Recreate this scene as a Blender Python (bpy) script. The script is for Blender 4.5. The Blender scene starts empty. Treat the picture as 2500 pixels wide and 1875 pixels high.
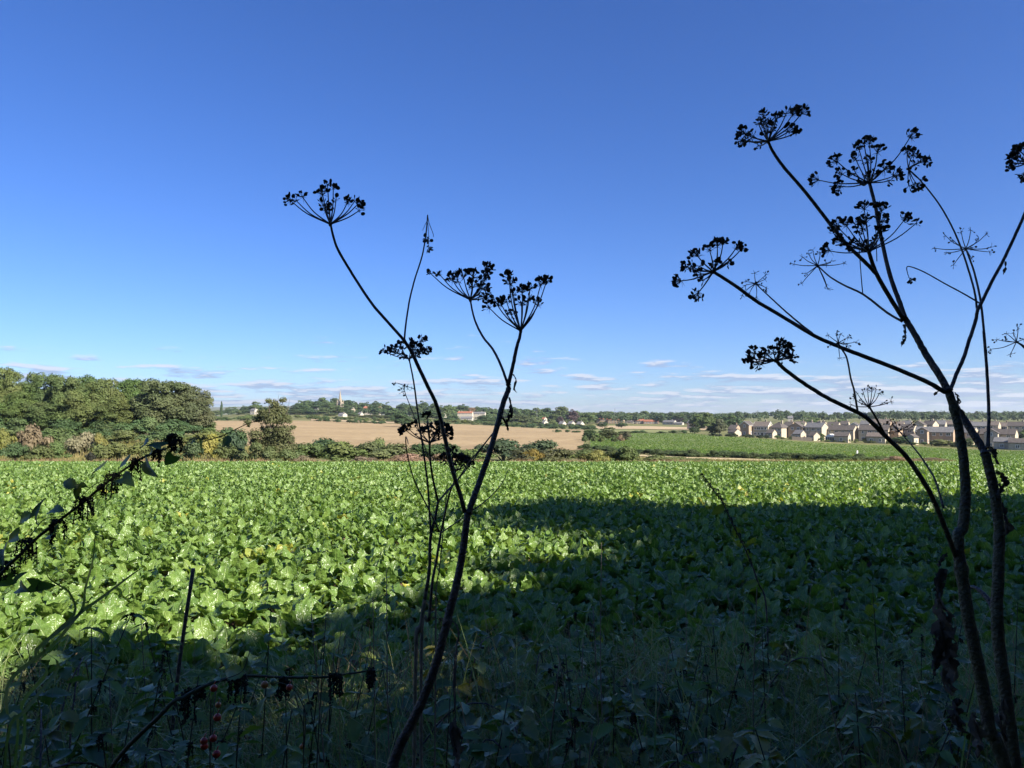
import bpy, math, random
import numpy as np
from mathutils import Vector, Matrix

# ------------------------------------------------------------------ camera, sky, sun, exposure
scene = bpy.context.scene
COL = scene.collection
F = 1820.0                    # focal length in photograph pixels (2500 wide)
EYE = 1.70
PITCH = math.atan(77.5 / F)
cam_d = bpy.data.cameras.new('camera')
cam_d.sensor_width = 36.0
cam_d.lens = 36.0 * F / 2500.0
cam_d.clip_start = 0.05
cam_d.clip_end = 40000
cam = bpy.data.objects.new('camera', cam_d)
COL.objects.link(cam)
cam.location = (0, 0, EYE)
cam.rotation_euler = (math.pi / 2 + PITCH, 0, 0)
scene.camera = cam

SUN_AZ, SUN_EL = math.radians(128), math.radians(35)      # clockwise from the view direction (+Y)
to_sun = Vector((math.sin(SUN_AZ) * math.cos(SUN_EL), math.cos(SUN_AZ) * math.cos(SUN_EL), math.sin(SUN_EL)))
sun_d = bpy.data.lights.new('sun', 'SUN')
sun_d.energy = 5.0
sun_d.angle = math.radians(0.53)
sun_d.color = (1.0, 0.93, 0.82)
sun = bpy.data.objects.new('sun', sun_d)
COL.objects.link(sun)
sun.rotation_euler = (-to_sun).to_track_quat('-Z', 'Y').to_euler()

world = bpy.data.worlds.new('World')
scene.world = world
world.use_nodes = True
wn, wl = world.node_tree.nodes, world.node_tree.links
wn.clear()


def wnode(t, **kw):
    n = wn.new(t)
    for k, v in kw.items():
        setattr(n, k, v)
    return n


def wmath(op, a, b=None, c=None):
    n = wn.new('ShaderNodeMath')
    n.operation = op
    for i, q in enumerate((a, b, c)):
        if q is None:
            continue
        if isinstance(q, (int, float)):
            n.inputs[i].default_value = q
        else:
            wl.new(q, n.inputs[i])
    return n.outputs[0]


w_out = wnode('ShaderNodeOutputWorld')
sky = wnode('ShaderNodeTexSky', sky_type='NISHITA', sun_disc=False)
sky.sun_elevation = SUN_EL
sky.sun_rotation = SUN_AZ
sky.altitude = 60
sky.air_density = 1.0
sky.dust_density = 0.1
sky.ozone_density = 2.5
hsv = wnode('ShaderNodeHueSaturation')
hsv.inputs['Saturation'].default_value = 1.15
hsv.inputs['Value'].default_value = 1.0
wl.new(sky.outputs[0], hsv.inputs['Color'])
bg = wnode('ShaderNodeBackground')
bg.inputs['Strength'].default_value = 0.05
wb = wnode('ShaderNodeMixRGB', blend_type='MULTIPLY')      # the camera's white balance: a touch cooler sky
wb.inputs['Fac'].default_value = 1.0
wb.inputs['Color2'].default_value = (0.575, 0.755, 1.23, 1)
wl.new(hsv.outputs[0], wb.inputs['Color1'])
wl.new(wb.outputs[0], bg.inputs['Color'])
# small flat fair-weather clouds low over the horizon, noise on a cloud deck seen in perspective
tc = wnode('ShaderNodeTexCoord')
sep = wnode('ShaderNodeSeparateXYZ')
wl.new(tc.outputs['Generated'], sep.inputs[0])
zc = wmath('MAXIMUM', sep.outputs[2], 0.0)


def deck_noise(dz, scale, det, off):
    z2 = wmath('ADD', wmath('ADD', zc, dz), 0.085)
    u = wmath('DIVIDE', sep.outputs[0], z2)
    v = wmath('DIVIDE', sep.outputs[1], z2)
    cmb = wnode('ShaderNodeCombineXYZ')
    wl.new(u, cmb.inputs[0]); wl.new(v, cmb.inputs[1]); cmb.inputs[2].default_value = off
    n = wnode('ShaderNodeTexNoise')
    n.inputs['Scale'].default_value = scale
    n.inputs['Detail'].default_value = det
    n.inputs['Roughness'].default_value = 0.58
    wl.new(cmb.outputs[0], n.inputs['Vector'])
    return n.outputs[0]


n0 = deck_noise(0.0, 1.9, 6.0, 3.7)
n1 = deck_noise(0.0045, 1.9, 6.0, 3.7)
nb = deck_noise(0.0, 0.30, 2.0, 9.1)
elev = wnode('ShaderNodeMapRange')          # more cloud near the horizon
elev.inputs['From Min'].default_value = 0.03
elev.inputs['From Max'].default_value = 0.13
elev.inputs['To Min'].default_value = 0.42
elev.inputs['To Max'].default_value = 0.75
wl.new(zc, elev.inputs['Value'])
thr = wmath('ADD', elev.outputs[0], wmath('MULTIPLY', wmath('SUBTRACT', 0.5, nb), 0.35))
mask = wnode('ShaderNodeMapRange')
mask.interpolation_type = 'SMOOTHSTEP'
mask.inputs['From Min'].default_value = 0.0
mask.inputs['From Max'].default_value = 0.15
wl.new(wmath('SUBTRACT', n0, thr), mask.inputs['Value'])
lit = wnode('ShaderNodeMapRange')
lit.inputs['From Min'].default_value = 0.015
lit.inputs['From Max'].default_value = 0.10
wl.new(wmath('SUBTRACT', n0, n1), lit.inputs['Value'])
ccol = wnode('ShaderNodeMixRGB')
ccol.inputs['Color1'].default_value = (0.30, 0.385, 0.57, 1)
ccol.inputs['Color2'].default_value = (0.62, 0.65, 0.74, 1)
wl.new(lit.outputs[0], ccol.inputs['Fac'])
bgc = wnode('ShaderNodeBackground')
bgc.inputs['Strength'].default_value = 0.5
wl.new(ccol.outputs[0], bgc.inputs['Color'])
mx = wnode('ShaderNodeMixShader')
wl.new(wmath('MULTIPLY', mask.outputs[0], 0.85), mx.inputs['Fac'])
wl.new(bg.outputs[0], mx.inputs[1])
wl.new(bgc.outputs[0], mx.inputs[2])
wl.new(mx.outputs[0], w_out.inputs['Surface'])

scene.view_settings.view_transform = 'Standard'
scene.view_settings.look = 'None'
scene.view_settings.gamma = 1.0
scene.view_settings.use_curve_mapping = False
scene.view_settings.exposure = 1.42

# ------------------------------------------------------------------ helpers
rng = np.random.default_rng(7)
random.seed(7)
CP, SP = math.cos(PITCH), math.sin(PITCH)


def at(u, v, d):
    """world point seen at photograph pixel (u, v), d metres ahead of the camera"""
    a, b = (u - 1250) / F, (937.5 - v) / F
    y = CP - b * SP
    z = SP + b * CP
    k = d / y
    return Vector((a * k, d, EYE + z * k))


def frame(x0, y0, s):
    return lambda x, y: (x0 + x / s, y0 + y / s)


z1 = frame(0, 850, 3.456)
z2 = frame(480, 900, 3.456)
z3 = frame(1080, 950, 3.456)
z4 = frame(1680, 950, 2.697)
z5 = frame(1600, 220, 2.44)
z6 = frame(660, 400, 2.765)
fr = frame(1720, 780, 2.765)
fs = frame(1720, 1300, 2.836)
fc = frame(880, 950, 3.017)
fe = frame(800, 1350, 2.911)
fl = frame(0, 1000, 3.32)
fk = frame(400, 1450, 3.687)
fm = frame(0, 1400, 3.456)

# terrain: metres ahead -> how many photo pixels below the eye line, per column
TD = np.array([85, 110, 160, 220, 300, 350, 400, 500, 600, 750, 900, 1200, 2000, 4000, 9000, 20000.])
TU = np.array([0, 450, 700, 1000, 1400, 1700, 2100, 2500.])
TP = np.array([
    [113, 84, 42, 36, 30, 26, 22, 16, 12, 9, 7, 5, 3, 1, -14, -14],
    [113, 87, 47, 45, 36, 32, 28, 20, 14, 10, 7, 4, 3, 1, -20, -20],
    [116, 101, 85, 70, 52, 43, 36, 25, 15, 8, 1, -12, -3, 1, -24, -24],
    [116, 102, 87, 73, 57, 49, 42, 31, 24, 16, 10, 1, 1, 1, -6, -6],
    [117, 105, 90, 76, 60, 51, 45, 38, 34, 29, 24.5, 14, 5, 1, 1, 0],
    [118, 110, 97, 81, 58, 50, 45, 41, 37, 31, 24, 14, 5, 1, 1, 0],
    [119, 112, 103, 92, 76, 65, 56, 47, 41, 33, 26, 14, 5, 1, 1, 0],
    [119, 114, 106, 98, 86, 76, 66, 54, 45, 35, 27, 14, 5, 1, 1, 0]], float)
TZ = EYE - TP * TD[None, :] / F
TT = (TU - 1250) / F


def ground(x, y):
    x = np.asarray(x, float); y = np.asarray(y, float)
    t = np.where(y > 0.1, x / np.maximum(y, 0.1), np.sign(x) * 9)
    t = np.clip(t, TT[0], TT[-1])
    d = np.where(y > np.abs(x) * 0.5, y, np.sqrt(x * x + y * y) * 0.75 * np.sign(y + 1e-9))
    near = -0.0437 * np.clip(d, -40, 75) - 0.01
    ad = np.clip(np.abs(d), 75, 20000)
    D = np.concatenate([[75.0], TD])
    Z = np.concatenate([np.full((len(TU), 1), -0.0437 * 75 - 0.01), TZ], 1)
    ci = np.clip(np.searchsorted(TT, t) - 1, 0, len(TT) - 2)
    cf = (t - TT[ci]) / (TT[ci + 1] - TT[ci])
    cf = cf * cf * (3 - 2 * cf)
    di = np.clip(np.searchsorted(D, ad) - 1, 0, len(D) - 2)
    df = (ad - D[di]) / (D[di + 1] - D[di])
    za = Z[ci, di] * (1 - df) + Z[ci, di + 1] * df
    zb = Z[ci + 1, di] * (1 - df) + Z[ci + 1, di + 1] * df
    far = za * (1 - cf) + zb * cf
    return np.where(np.abs(d) <= 75, near, far)


def zone(u):
    return ('at the left edge of the photo' if u < 330 else 'around the broken stick on the left' if u < 700 else 'left of the leaning hogweed stem' if u < 1000 else
            'just right of the leaning hogweed stem' if u < 1400 else 'midway between the hogweeds' if u < 1750 else 'left of the bent thick hogweed' if u < 2200 else 'at the right edge behind the hogweeds')


def gz(x, y):
    return float(ground(x, y))


def foot(u, d, sink=0.0):
    x = (u - 1250) / F * d
    return Vector((x, d, gz(x, d) - sink))


def mesh_np(name, V, Fc, mat=None, smooth=True, uv=None):
    """V (n,3) array, Fc (m,k) int array"""
    me = bpy.data.meshes.new(name)
    V = np.asarray(V, np.float32); Fc = np.asarray(Fc, np.int32)
    me.vertices.add(len(V)); me.vertices.foreach_set('co', V.ravel())
    m, k = Fc.shape
    me.loops.add(m * k); me.loops.foreach_set('vertex_index', Fc.ravel())
    me.polygons.add(m); me.polygons.foreach_set('loop_start', np.arange(0, m * k, k, dtype=np.int32))
    me.polygons.foreach_set('use_smooth', np.full(m, smooth))
    if uv is not None:
        l = me.uv_layers.new(name='uv')
        l.data.foreach_set('uv', np.asarray(uv, np.float32)[Fc.ravel()].ravel())
    me.update(calc_edges=True)
    if mat:
        me.materials.append(mat)
    return me


class MB:
    """collects faces, builds one mesh"""
    def __init__(s):
        s.v = []; s.f = []

    def add(s, vs, fs):
        o = len(s.v)
        s.v += [tuple(q) for q in vs]
        s.f += [tuple(i + o for i in q) for q in fs]

    def box(s, c, d):
        x, y, z = c; a, b, h = d[0] / 2, d[1] / 2, d[2] / 2
        vs = [(x + i * a, y + j * b, z + k * h) for i in (-1, 1) for j in (-1, 1) for k in (-1, 1)]
        s.add(vs, [(0, 1, 3, 2), (4, 6, 7, 5), (0, 4, 5, 1), (2, 3, 7, 6), (0, 2, 6, 4), (1, 5, 7, 3)])

    def prism(s, poly, y0, y1):
        n = len(poly)
        vs = [(p[0], y0, p[1]) for p in poly] + [(p[0], y1, p[1]) for p in poly]
        s.add(vs, [tuple(range(n)), tuple(range(2 * n - 1, n - 1, -1))] + [(i, i + n, (i + 1) % n + n, (i + 1) % n) for i in range(n)])

    def tube(s, pts, rad, n=6, cap=True):
        pts = [Vector(p) for p in pts]
        m = len(pts)
        if m < 2:
            return
        up = Vector((0, 0, 1)) if abs((pts[1] - pts[0]).normalized().z) < 0.9 else Vector((1, 0, 0))
        vs = []
        for i, p in enumerate(pts):
            t = (pts[min(i + 1, m - 1)] - pts[max(i - 1, 0)])
            if t.length < 1e-9:
                t = Vector((0, 0, 1))
            t.normalize()
            a = t.cross(up)
            if a.length < 1e-4:
                a = t.cross(Vector((1, 0, 0)))
            a.normalize(); b = t.cross(a).normalized(); up = b.cross(t).normalized() * -1 if False else up
            r = rad[i] if hasattr(rad, '__len__') else rad
            for k in range(n):
                q = 2 * math.pi * k / n
                vs.append(p + (a * math.cos(q) + b * math.sin(q)) * r)
        fs = [(i * n + k, i * n + (k + 1) % n, (i + 1) * n + (k + 1) % n, (i + 1) * n + k) for i in range(m - 1) for k in range(n)]
        if cap:
            fs += [tuple(range(n - 1, -1, -1)), tuple(range((m - 1) * n, m * n))]
        s.add(vs, fs)

    def mesh(s, name, mat=None, smooth=False, off=None):
        me = bpy.data.meshes.new(name)
        v = s.v
        if off is not None:
            v = [(a - off[0], b - off[1], c - off[2]) for a, b, c in v]
        me.from_pydata(v, [], s.f)
        if smooth:
            me.polygons.foreach_set('use_smooth', [True] * len(me.polygons))
        if mat:
            me.materials.append(mat)
        me.update()
        return me


def link(name, data, parent=None, loc=(0, 0, 0), rot=(0, 0, 0), sc=(1, 1, 1)):
    o = bpy.data.objects.new(name, data)
    COL.objects.link(o)
    o.location = loc; o.rotation_euler = rot; o.scale = sc
    if parent is not None:
        o.parent = parent
    return o


def tag(o, label=None, cat=None, group=None, kind=None):
    if label: o['label'] = label
    if cat: o['category'] = cat
    if group: o['group'] = group
    if kind: o['kind'] = kind
    return o


def thing(name, label, cat, loc=(0, 0, 0), rz=0, group=None, sc=(1, 1, 1)):
    o = link(name, None, None, loc, (0, 0, rz), sc)
    o.empty_display_size = 0.1
    return tag(o, label, cat, group)


def spline(pts, n=6):
    """Catmull-Rom through the points"""
    P = [Vector(p) for p in pts]
    if len(P) < 3:
        return [P[0].lerp(P[-1], i / n) for i in range(n + 1)]
    out = []
    Q = [P[0] * 2 - P[1]] + P + [P[-1] * 2 - P[-2]]
    for i in range(1, len(Q) - 2):
        a, b, c, d = Q[i - 1:i + 3]
        for k in range(n):
            t = k / n
            out.append(0.5 * ((2 * b) + (c - a) * t + (2 * a - 5 * b + 4 * c - d) * t * t + (3 * b - a - 3 * c + d) * t ** 3))
    out.append(P[-1])
    return out


# ------------------------------------------------------------------ materials
def new_mat(name):
    m = bpy.data.materials.new(name)
    m.use_nodes = True
    nt = m.node_tree
    nt.nodes.clear()
    out = nt.nodes.new('ShaderNodeOutputMaterial')
    return m, nt, out


def nnew(nt, t, ins=None, **kw):
    n = nt.nodes.new(t)
    for k, v in kw.items():
        setattr(n, k, v)
    for k, v in (ins or {}).items():
        if hasattr(v, 'node'):
            nt.links.new(v, n.inputs[k])
        else:
            n.inputs[k].default_value = v
    return n


def c4(c):
    return (c[0], c[1], c[2], 1)


def mathn(nt, op, a, b=None):
    n = nt.nodes.new('ShaderNodeMath'); n.operation = op
    for i, q in enumerate((a, b)):
        if q is None: continue
        if hasattr(q, 'node'): nt.links.new(q, n.inputs[i])
        else: n.inputs[i].default_value = q
    return n.outputs[0]


def noise_col(nt, cols, scale, vec=None, detail=4, rough=0.55, lo=0.35, hi=0.65):
    """colour ramp over object-space noise"""
    if vec is None:
        vec = nnew(nt, 'ShaderNodeTexCoord').outputs['Object']
    n = nnew(nt, 'ShaderNodeTexNoise', {'Vector': vec, 'Scale': scale, 'Detail': detail, 'Roughness': rough})
    r = nnew(nt, 'ShaderNodeValToRGB', {'Fac': n.outputs[0]})
    e = r.color_ramp.elements
    e[0].position = lo; e[0].color = c4(cols[0])
    e[1].position = hi; e[1].color = c4(cols[-1])
    for i, c in enumerate(cols[1:-1]):
        q = e.new(lo + (hi - lo) * (i + 1) / (len(cols) - 1)); q.color = c4(c)
    return r.outputs[0], n.outputs[0]


def simple_mat(name, cols, scale=8, rough=0.8, bump=0.0, bscale=40, spec=0.3, metallic=0):
    m, nt, out = new_mat(name)
    c, f = noise_col(nt, cols, scale)
    p = nnew(nt, 'ShaderNodeBsdfPrincipled', {'Base Color': c, 'Roughness': rough, 'Specular IOR Level': spec})
    if bump:
        tcn = nnew(nt, 'ShaderNodeTexCoord').outputs['Object']
        nn = nnew(nt, 'ShaderNodeTexNoise', {'Vector': tcn, 'Scale': bscale, 'Detail': 3})
        b = nnew(nt, 'ShaderNodeBump', {'Height': nn.outputs[0], 'Strength': bump, 'Distance': 0.02})
        nt.links.new(b.outputs[0], p.inputs['Normal'])
    nt.links.new(p.outputs[0], out.inputs[0])
    return m


def leaf_mat(name, cols=None, rough=0.5, spec=0.4, trans=0.3, tint=(1.15, 1.25, 0.5), nscale=0.5, use_obj=False, rvar=0.25):
    """leaf surface: reflects and lets light through"""
    m, nt, out = new_mat(name)
    info = nnew(nt, 'ShaderNodeObjectInfo')
    geo = nnew(nt, 'ShaderNodeNewGeometry')
    if use_obj:
        n = nnew(nt, 'ShaderNodeTexNoise', {'Vector': geo.outputs['Position'], 'Scale': nscale, 'Detail': 5, 'Roughness': 0.7})
        val = nnew(nt, 'ShaderNodeMapRange', {'Value': n.outputs[0], 'From Min': 0.3, 'From Max': 0.7, 'To Min': 1 - rvar, 'To Max': 1 + rvar})
        n2 = nnew(nt, 'ShaderNodeTexNoise', {'Vector': geo.outputs['Position'], 'Scale': nscale * 0.37, 'Detail': 2})
        hue = nnew(nt, 'ShaderNodeMapRange', {'Value': n2.outputs[0], 'From Min': 0.3, 'From Max': 0.7, 'To Min': 0.478, 'To Max': 0.515})
        h = nnew(nt, 'ShaderNodeHueSaturation', {'Color': info.outputs['Color'], 'Value': val.outputs[0], 'Hue': hue.outputs[0]})
        c = h.outputs[0]
    else:
        c, f = noise_col(nt, cols, nscale, geo.outputs['Position'])
        val = nnew(nt, 'ShaderNodeMapRange', {'Value': info.outputs['Random'], 'To Min': 1 - rvar, 'To Max': 1 + rvar})
        h = nnew(nt, 'ShaderNodeHueSaturation', {'Color': c, 'Value': val.outputs[0]})
        c = h.outputs[0]
    p = nnew(nt, 'ShaderNodeBsdfPrincipled', {'Base Color': c, 'Roughness': rough, 'Specular IOR Level': spec})
    tcol = nnew(nt, 'ShaderNodeMixRGB', {'Color1': c, 'Color2': c4(tint), 'Fac': 1.0}, blend_type='MULTIPLY')
    t = nnew(nt, 'ShaderNodeBsdfTranslucent', {'Color': tcol.outputs[0]})
    mix = nnew(nt, 'ShaderNodeMixShader', {'Fac': trans})
    nt.links.new(p.outputs[0], mix.inputs[1]); nt.links.new(t.outputs[0], mix.inputs[2])
    nt.links.new(mix.outputs[0], out.inputs[0])
    return m


def beet_mat():
    m, nt, out = new_mat('beet_leaf')
    info = nnew(nt, 'ShaderNodeObjectInfo')
    geo = nnew(nt, 'ShaderNodeNewGeometry')
    uv = nnew(nt, 'ShaderNodeUVMap').outputs[0]
    s = nnew(nt, 'ShaderNodeSeparateXYZ', {'Vector': uv})
    au = mathn(nt, 'ABSOLUTE', mathn(nt, 'SUBTRACT', s.outputs[0], 0.5))
    # plant to plant colour: mid green, some yellow-green, a rare yellow one
    r = nnew(nt, 'ShaderNodeValToRGB', {'Fac': info.outputs['Random']})
    e = r.color_ramp.elements
    e[0].position = 0.0; e[0].color = (0.104, 0.188, 0.036, 1)
    e[1].position = 0.75; e[1].color = (0.156, 0.248, 0.050, 1)
    q = e.new(0.988); q.color = (0.18, 0.27, 0.055, 1)
    q = e.new(0.9982); q.color = (0.42, 0.38, 0.055, 1)
    n = nnew(nt, 'ShaderNodeTexNoise', {'Vector': geo.outputs['Position'], 'Scale': 14.0, 'Detail': 3})
    val = nnew(nt, 'ShaderNodeMapRange', {'Value': n.outputs[0], 'From Min': 0.3, 'From Max': 0.7, 'To Min': 0.8, 'To Max': 1.2})
    h = nnew(nt, 'ShaderNodeHueSaturation', {'Color': r.outputs[0], 'Value': val.outputs[0]})
    # pale midrib and side veins
    rib = nnew(nt, 'ShaderNodeMapRange', {'Value': au, 'From Min': 0.012, 'From Max': 0.05, 'To Min': 1.0, 'To Max': 0.0})
    ph = mathn(nt, 'SUBTRACT', mathn(nt, 'MULTIPLY', s.outputs[1], 60.0), mathn(nt, 'MULTIPLY', au, 50.0))
    side = nnew(nt, 'ShaderNodeMapRange', {'Value': mathn(nt, 'SINE', ph), 'From Min': 0.86, 'From Max': 1.0, 'To Min': 0.0, 'To Max': 0.35})
    fac = mathn(nt, 'MAXIMUM', rib.outputs[0], side.outputs[0])
    mixc = nnew(nt, 'ShaderNodeMixRGB', {'Fac': mathn(nt, 'MULTIPLY', fac, 0.75), 'Color1': h.outputs[0], 'Color2': (0.30, 0.40, 0.12, 1)})
    hn = nnew(nt, 'ShaderNodeTexNoise', {'Vector': geo.outputs['Position'], 'Scale': 30.0, 'Detail': 2})
    hgt = mathn(nt, 'SUBTRACT', hn.outputs[0], mathn(nt, 'MULTIPLY', fac, 0.35))
    b = nnew(nt, 'ShaderNodeBump', {'Height': hgt, 'Strength': 0.9, 'Distance': 0.018})
    p = nnew(nt, 'ShaderNodeBsdfPrincipled', {'Base Color': mixc.outputs[0], 'Roughness': 0.32, 'Specular IOR Level': 0.7, 'Normal': b.outputs[0]})
    tcol = nnew(nt, 'ShaderNodeMixRGB', {'Color1': mixc.outputs[0], 'Color2': (1.3, 1.35, 0.45, 1), 'Fac': 1.0}, blend_type='MULTIPLY')
    t = nnew(nt, 'ShaderNodeBsdfTranslucent', {'Color': tcol.outputs[0], 'Normal': b.outputs[0]})
    mix = nnew(nt, 'ShaderNodeMixShader', {'Fac': 0.34})
    nt.links.new(p.outputs[0], mix.inputs[1]); nt.links.new(t.outputs[0], mix.inputs[2])
    nt.links.new(mix.outputs[0], out.inputs[0])
    return m


def field_mat(name, cols, scale, row=None, bump=0.5, bscale=3.0, rough=0.9):
    """ground: two scales of noise, optional drill rows"""
    m, nt, out = new_mat(name)
    pos = nnew(nt, 'ShaderNodeNewGeometry').outputs['Position']
    c, f = noise_col(nt, cols, scale, pos, 8, 0.65)
    n2 = nnew(nt, 'ShaderNodeTexNoise', {'Vector': pos, 'Scale': scale * 0.09, 'Detail': 4})
    v = nnew(nt, 'ShaderNodeMapRange', {'Value': n2.outputs[0], 'From Min': 0.3, 'From Max': 0.7, 'To Min': 0.84, 'To Max': 1.16})
    h = nnew(nt, 'ShaderNodeHueSaturation', {'Color': c, 'Value': v.outputs[0]})
    col = h.outputs[0]
    if row:
        rot = nnew(nt, 'ShaderNodeMapping', {'Vector': pos, 'Rotation': (0, 0, row[0])})
        w = nnew(nt, 'ShaderNodeTexWave', {'Vector': rot.outputs[0], 'Scale': row[1], 'Distortion': 3.0, 'Detail': 3, 'Detail Scale': 1.5})
        mr = nnew(nt, 'ShaderNodeMixRGB', {'Fac': mathn(nt, 'MULTIPLY', w.outputs['Fac'], row[2]), 'Color1': col, 'Color2': c4(row[3])})
        col = mr.outputs[0]
    nb_ = nnew(nt, 'ShaderNodeTexNoise', {'Vector': pos, 'Scale': bscale, 'Detail': 5, 'Roughness': 0.7})
    b = nnew(nt, 'ShaderNodeBump', {'Height': nb_.outputs[0], 'Strength': bump, 'Distance': 0.3})
    p = nnew(nt, 'ShaderNodeBsdfPrincipled', {'Base Color': col, 'Roughness': rough, 'Specular IOR Level': 0.15, 'Normal': b.outputs[0]})
    nt.links.new(p.outputs[0], out.inputs[0])
    return m


M_beet = beet_mat()
M_fol = leaf_mat('tree_foliage', use_obj=True, rough=0.6, spec=0.25, trans=0.25, nscale=0.55, rvar=0.32)
M_nettle = leaf_mat('weed_leaf', [(0.075, 0.135, 0.034), (0.11, 0.185, 0.042), (0.19, 0.22, 0.04)], rough=0.45, spec=0.45, trans=0.35, nscale=2.0, rvar=0.35)
M_bramble = leaf_mat('bramble_leaf', [(0.06, 0.115, 0.034), (0.10, 0.17, 0.042), (0.24, 0.22, 0.035)], rough=0.38, spec=0.55, trans=0.3, nscale=1.7, rvar=0.4)
M_grass = leaf_mat('grass_blade', [(0.12, 0.19, 0.055), (0.19, 0.26, 0.09), (0.33, 0.30, 0.16)], rough=0.45, spec=0.4, trans=0.35, nscale=6.0)
M_dry = leaf_mat('dry_grass', [(0.30, 0.22, 0.11), (0.40, 0.28, 0.16), (0.22, 0.19, 0.08)], rough=0.8, spec=0.1, trans=0.3, tint=(1, 0.95, 0.8), nscale=0.6)
M_dead = leaf_mat('withered_leaf', [(0.06, 0.05, 0.038), (0.12, 0.10, 0.08), (0.19, 0.165, 0.135)], rough=0.85, spec=0.1, trans=0.12, tint=(1, 0.9, 0.7), nscale=14)
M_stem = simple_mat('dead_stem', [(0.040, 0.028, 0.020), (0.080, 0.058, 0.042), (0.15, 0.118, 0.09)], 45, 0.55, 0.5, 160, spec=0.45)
M_stem_green = simple_mat('green_stem', [(0.045, 0.055, 0.018), (0.07, 0.06, 0.03)], 25, 0.6, 0.3, 120)
M_stem_olive = simple_mat('olive_dead_stem', [(0.045, 0.045, 0.020), (0.085, 0.080, 0.038), (0.055, 0.040, 0.026)], 30, 0.55, 0.5, 160, spec=0.45)
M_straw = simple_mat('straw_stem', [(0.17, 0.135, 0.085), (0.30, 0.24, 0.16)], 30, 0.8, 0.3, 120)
M_seed = simple_mat('hogweed_seed', [(0.030, 0.024, 0.016), (0.065, 0.052, 0.034)], 160, 0.8)
M_catkin = simple_mat('nettle_seed', [(0.022, 0.024, 0.014), (0.045, 0.042, 0.022)], 120, 0.9)
M_red = simple_mat('red_berry', [(0.42, 0.030, 0.014), (0.55, 0.06, 0.02)], 40, 0.28, spec=0.5)
M_orange = simple_mat('orange_berry', [(0.42, 0.12, 0.02), (0.5, 0.17, 0.03)], 40, 0.3, spec=0.5)
M_greenb = simple_mat('green_berry', [(0.16, 0.22, 0.07), (0.2, 0.26, 0.09)], 40, 0.35, spec=0.5)
M_black = simple_mat('blackberry', [(0.012, 0.008, 0.012), (0.03, 0.012, 0.02)], 200, 0.3, spec=0.5)
M_bark = simple_mat('bark', [(0.06, 0.048, 0.036), (0.12, 0.10, 0.08)], 6, 0.9, 0.5, 20)
M_soil = field_mat('soil', [(0.14, 0.085, 0.055), (0.24, 0.15, 0.10), (0.10, 0.065, 0.045)], 9, bump=0.8, bscale=14)
M_ground = field_mat('meadow', [(0.075, 0.095, 0.028), (0.13, 0.135, 0.05), (0.20, 0.17, 0.075)], 0.12, bump=0.6, bscale=0.9)
M_stub = field_mat('stubble', [(0.235, 0.172, 0.090), (0.30, 0.222, 0.118), (0.35, 0.272, 0.155)], 0.30, row=(0.5, 0.05, 0.5, (0.21, 0.145, 0.08)), bump=0.7, bscale=1.2)
M_stub2 = field_mat('stubble_pale', [(0.31, 0.235, 0.14), (0.38, 0.30, 0.185)], 0.25, row=(-0.4, 0.1, 0.3, (0.36, 0.26, 0.15)), bump=0.5, bscale=0.8)
M_crop = field_mat('far_crop', [(0.045, 0.075, 0.014), (0.11, 0.15, 0.028), (0.20, 0.23, 0.055)], 0.75, bump=1.0, bscale=1.6, rough=0.6)
M_pasture = field_mat('pasture', [(0.11, 0.15, 0.045), (0.17, 0.185, 0.07), (0.24, 0.21, 0.10)], 0.08, bump=0.4, bscale=0.5)
M_path = field_mat('straw_strip', [(0.38, 0.29, 0.16), (0.47, 0.37, 0.22), (0.27, 0.24, 0.10)], 0.5, bump=0.5, bscale=1.5)
M_brick = simple_mat('buff_brick', [(0.35, 0.295, 0.21), (0.44, 0.375, 0.28)], 1.2, 0.9, 0.3, 30)
M_brick2 = simple_mat('brown_brick', [(0.29, 0.205, 0.14), (0.37, 0.275, 0.19)], 1.2, 0.9, 0.3, 30)
M_render = simple_mat('cream_render', [(0.35, 0.315, 0.25), (0.44, 0.40, 0.33)], 0.8, 0.9, 0.2, 20)
M_white = simple_mat('white_paint', [(0.62, 0.61, 0.59), (0.70, 0.69, 0.67)], 2, 0.6)
M_tile = simple_mat('brown_tile', [(0.066, 0.056, 0.050), (0.10, 0.087, 0.078)], 1.5, 0.85, 0.4, 9)
M_tile_b = simple_mat('buff_tile', [(0.105, 0.085, 0.07), (0.15, 0.125, 0.105)], 1.5, 0.85, 0.4, 9)
M_tile_g = simple_mat('grey_slate', [(0.10, 0.10, 0.105), (0.16, 0.155, 0.15)], 1.5, 0.8, 0.4, 9)
M_tile_r = simple_mat('red_pantile', [(0.21, 0.085, 0.05), (0.30, 0.125, 0.075)], 1.0, 0.85, 0.4, 9)
M_stone = simple_mat('limestone', [(0.22, 0.185, 0.135), (0.30, 0.255, 0.19)], 0.6, 0.9, 0.3, 4)
M_lead = simple_mat('louvre', [(0.05, 0.05, 0.05), (0.08, 0.08, 0.08)], 3, 0.7)
M_glass = simple_mat('window_glass', [(0.03, 0.035, 0.045), (0.06, 0.07, 0.08)], 0.3, 0.08, spec=0.8)
M_wood = simple_mat('fence_board', [(0.16, 0.13, 0.10), (0.24, 0.20, 0.16)], 1.4, 0.9, 0.4, 14)
M_metal = simple_mat('mast_steel', [(0.16, 0.17, 0.18), (0.22, 0.23, 0.24)], 0.5, 0.6)

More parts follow.
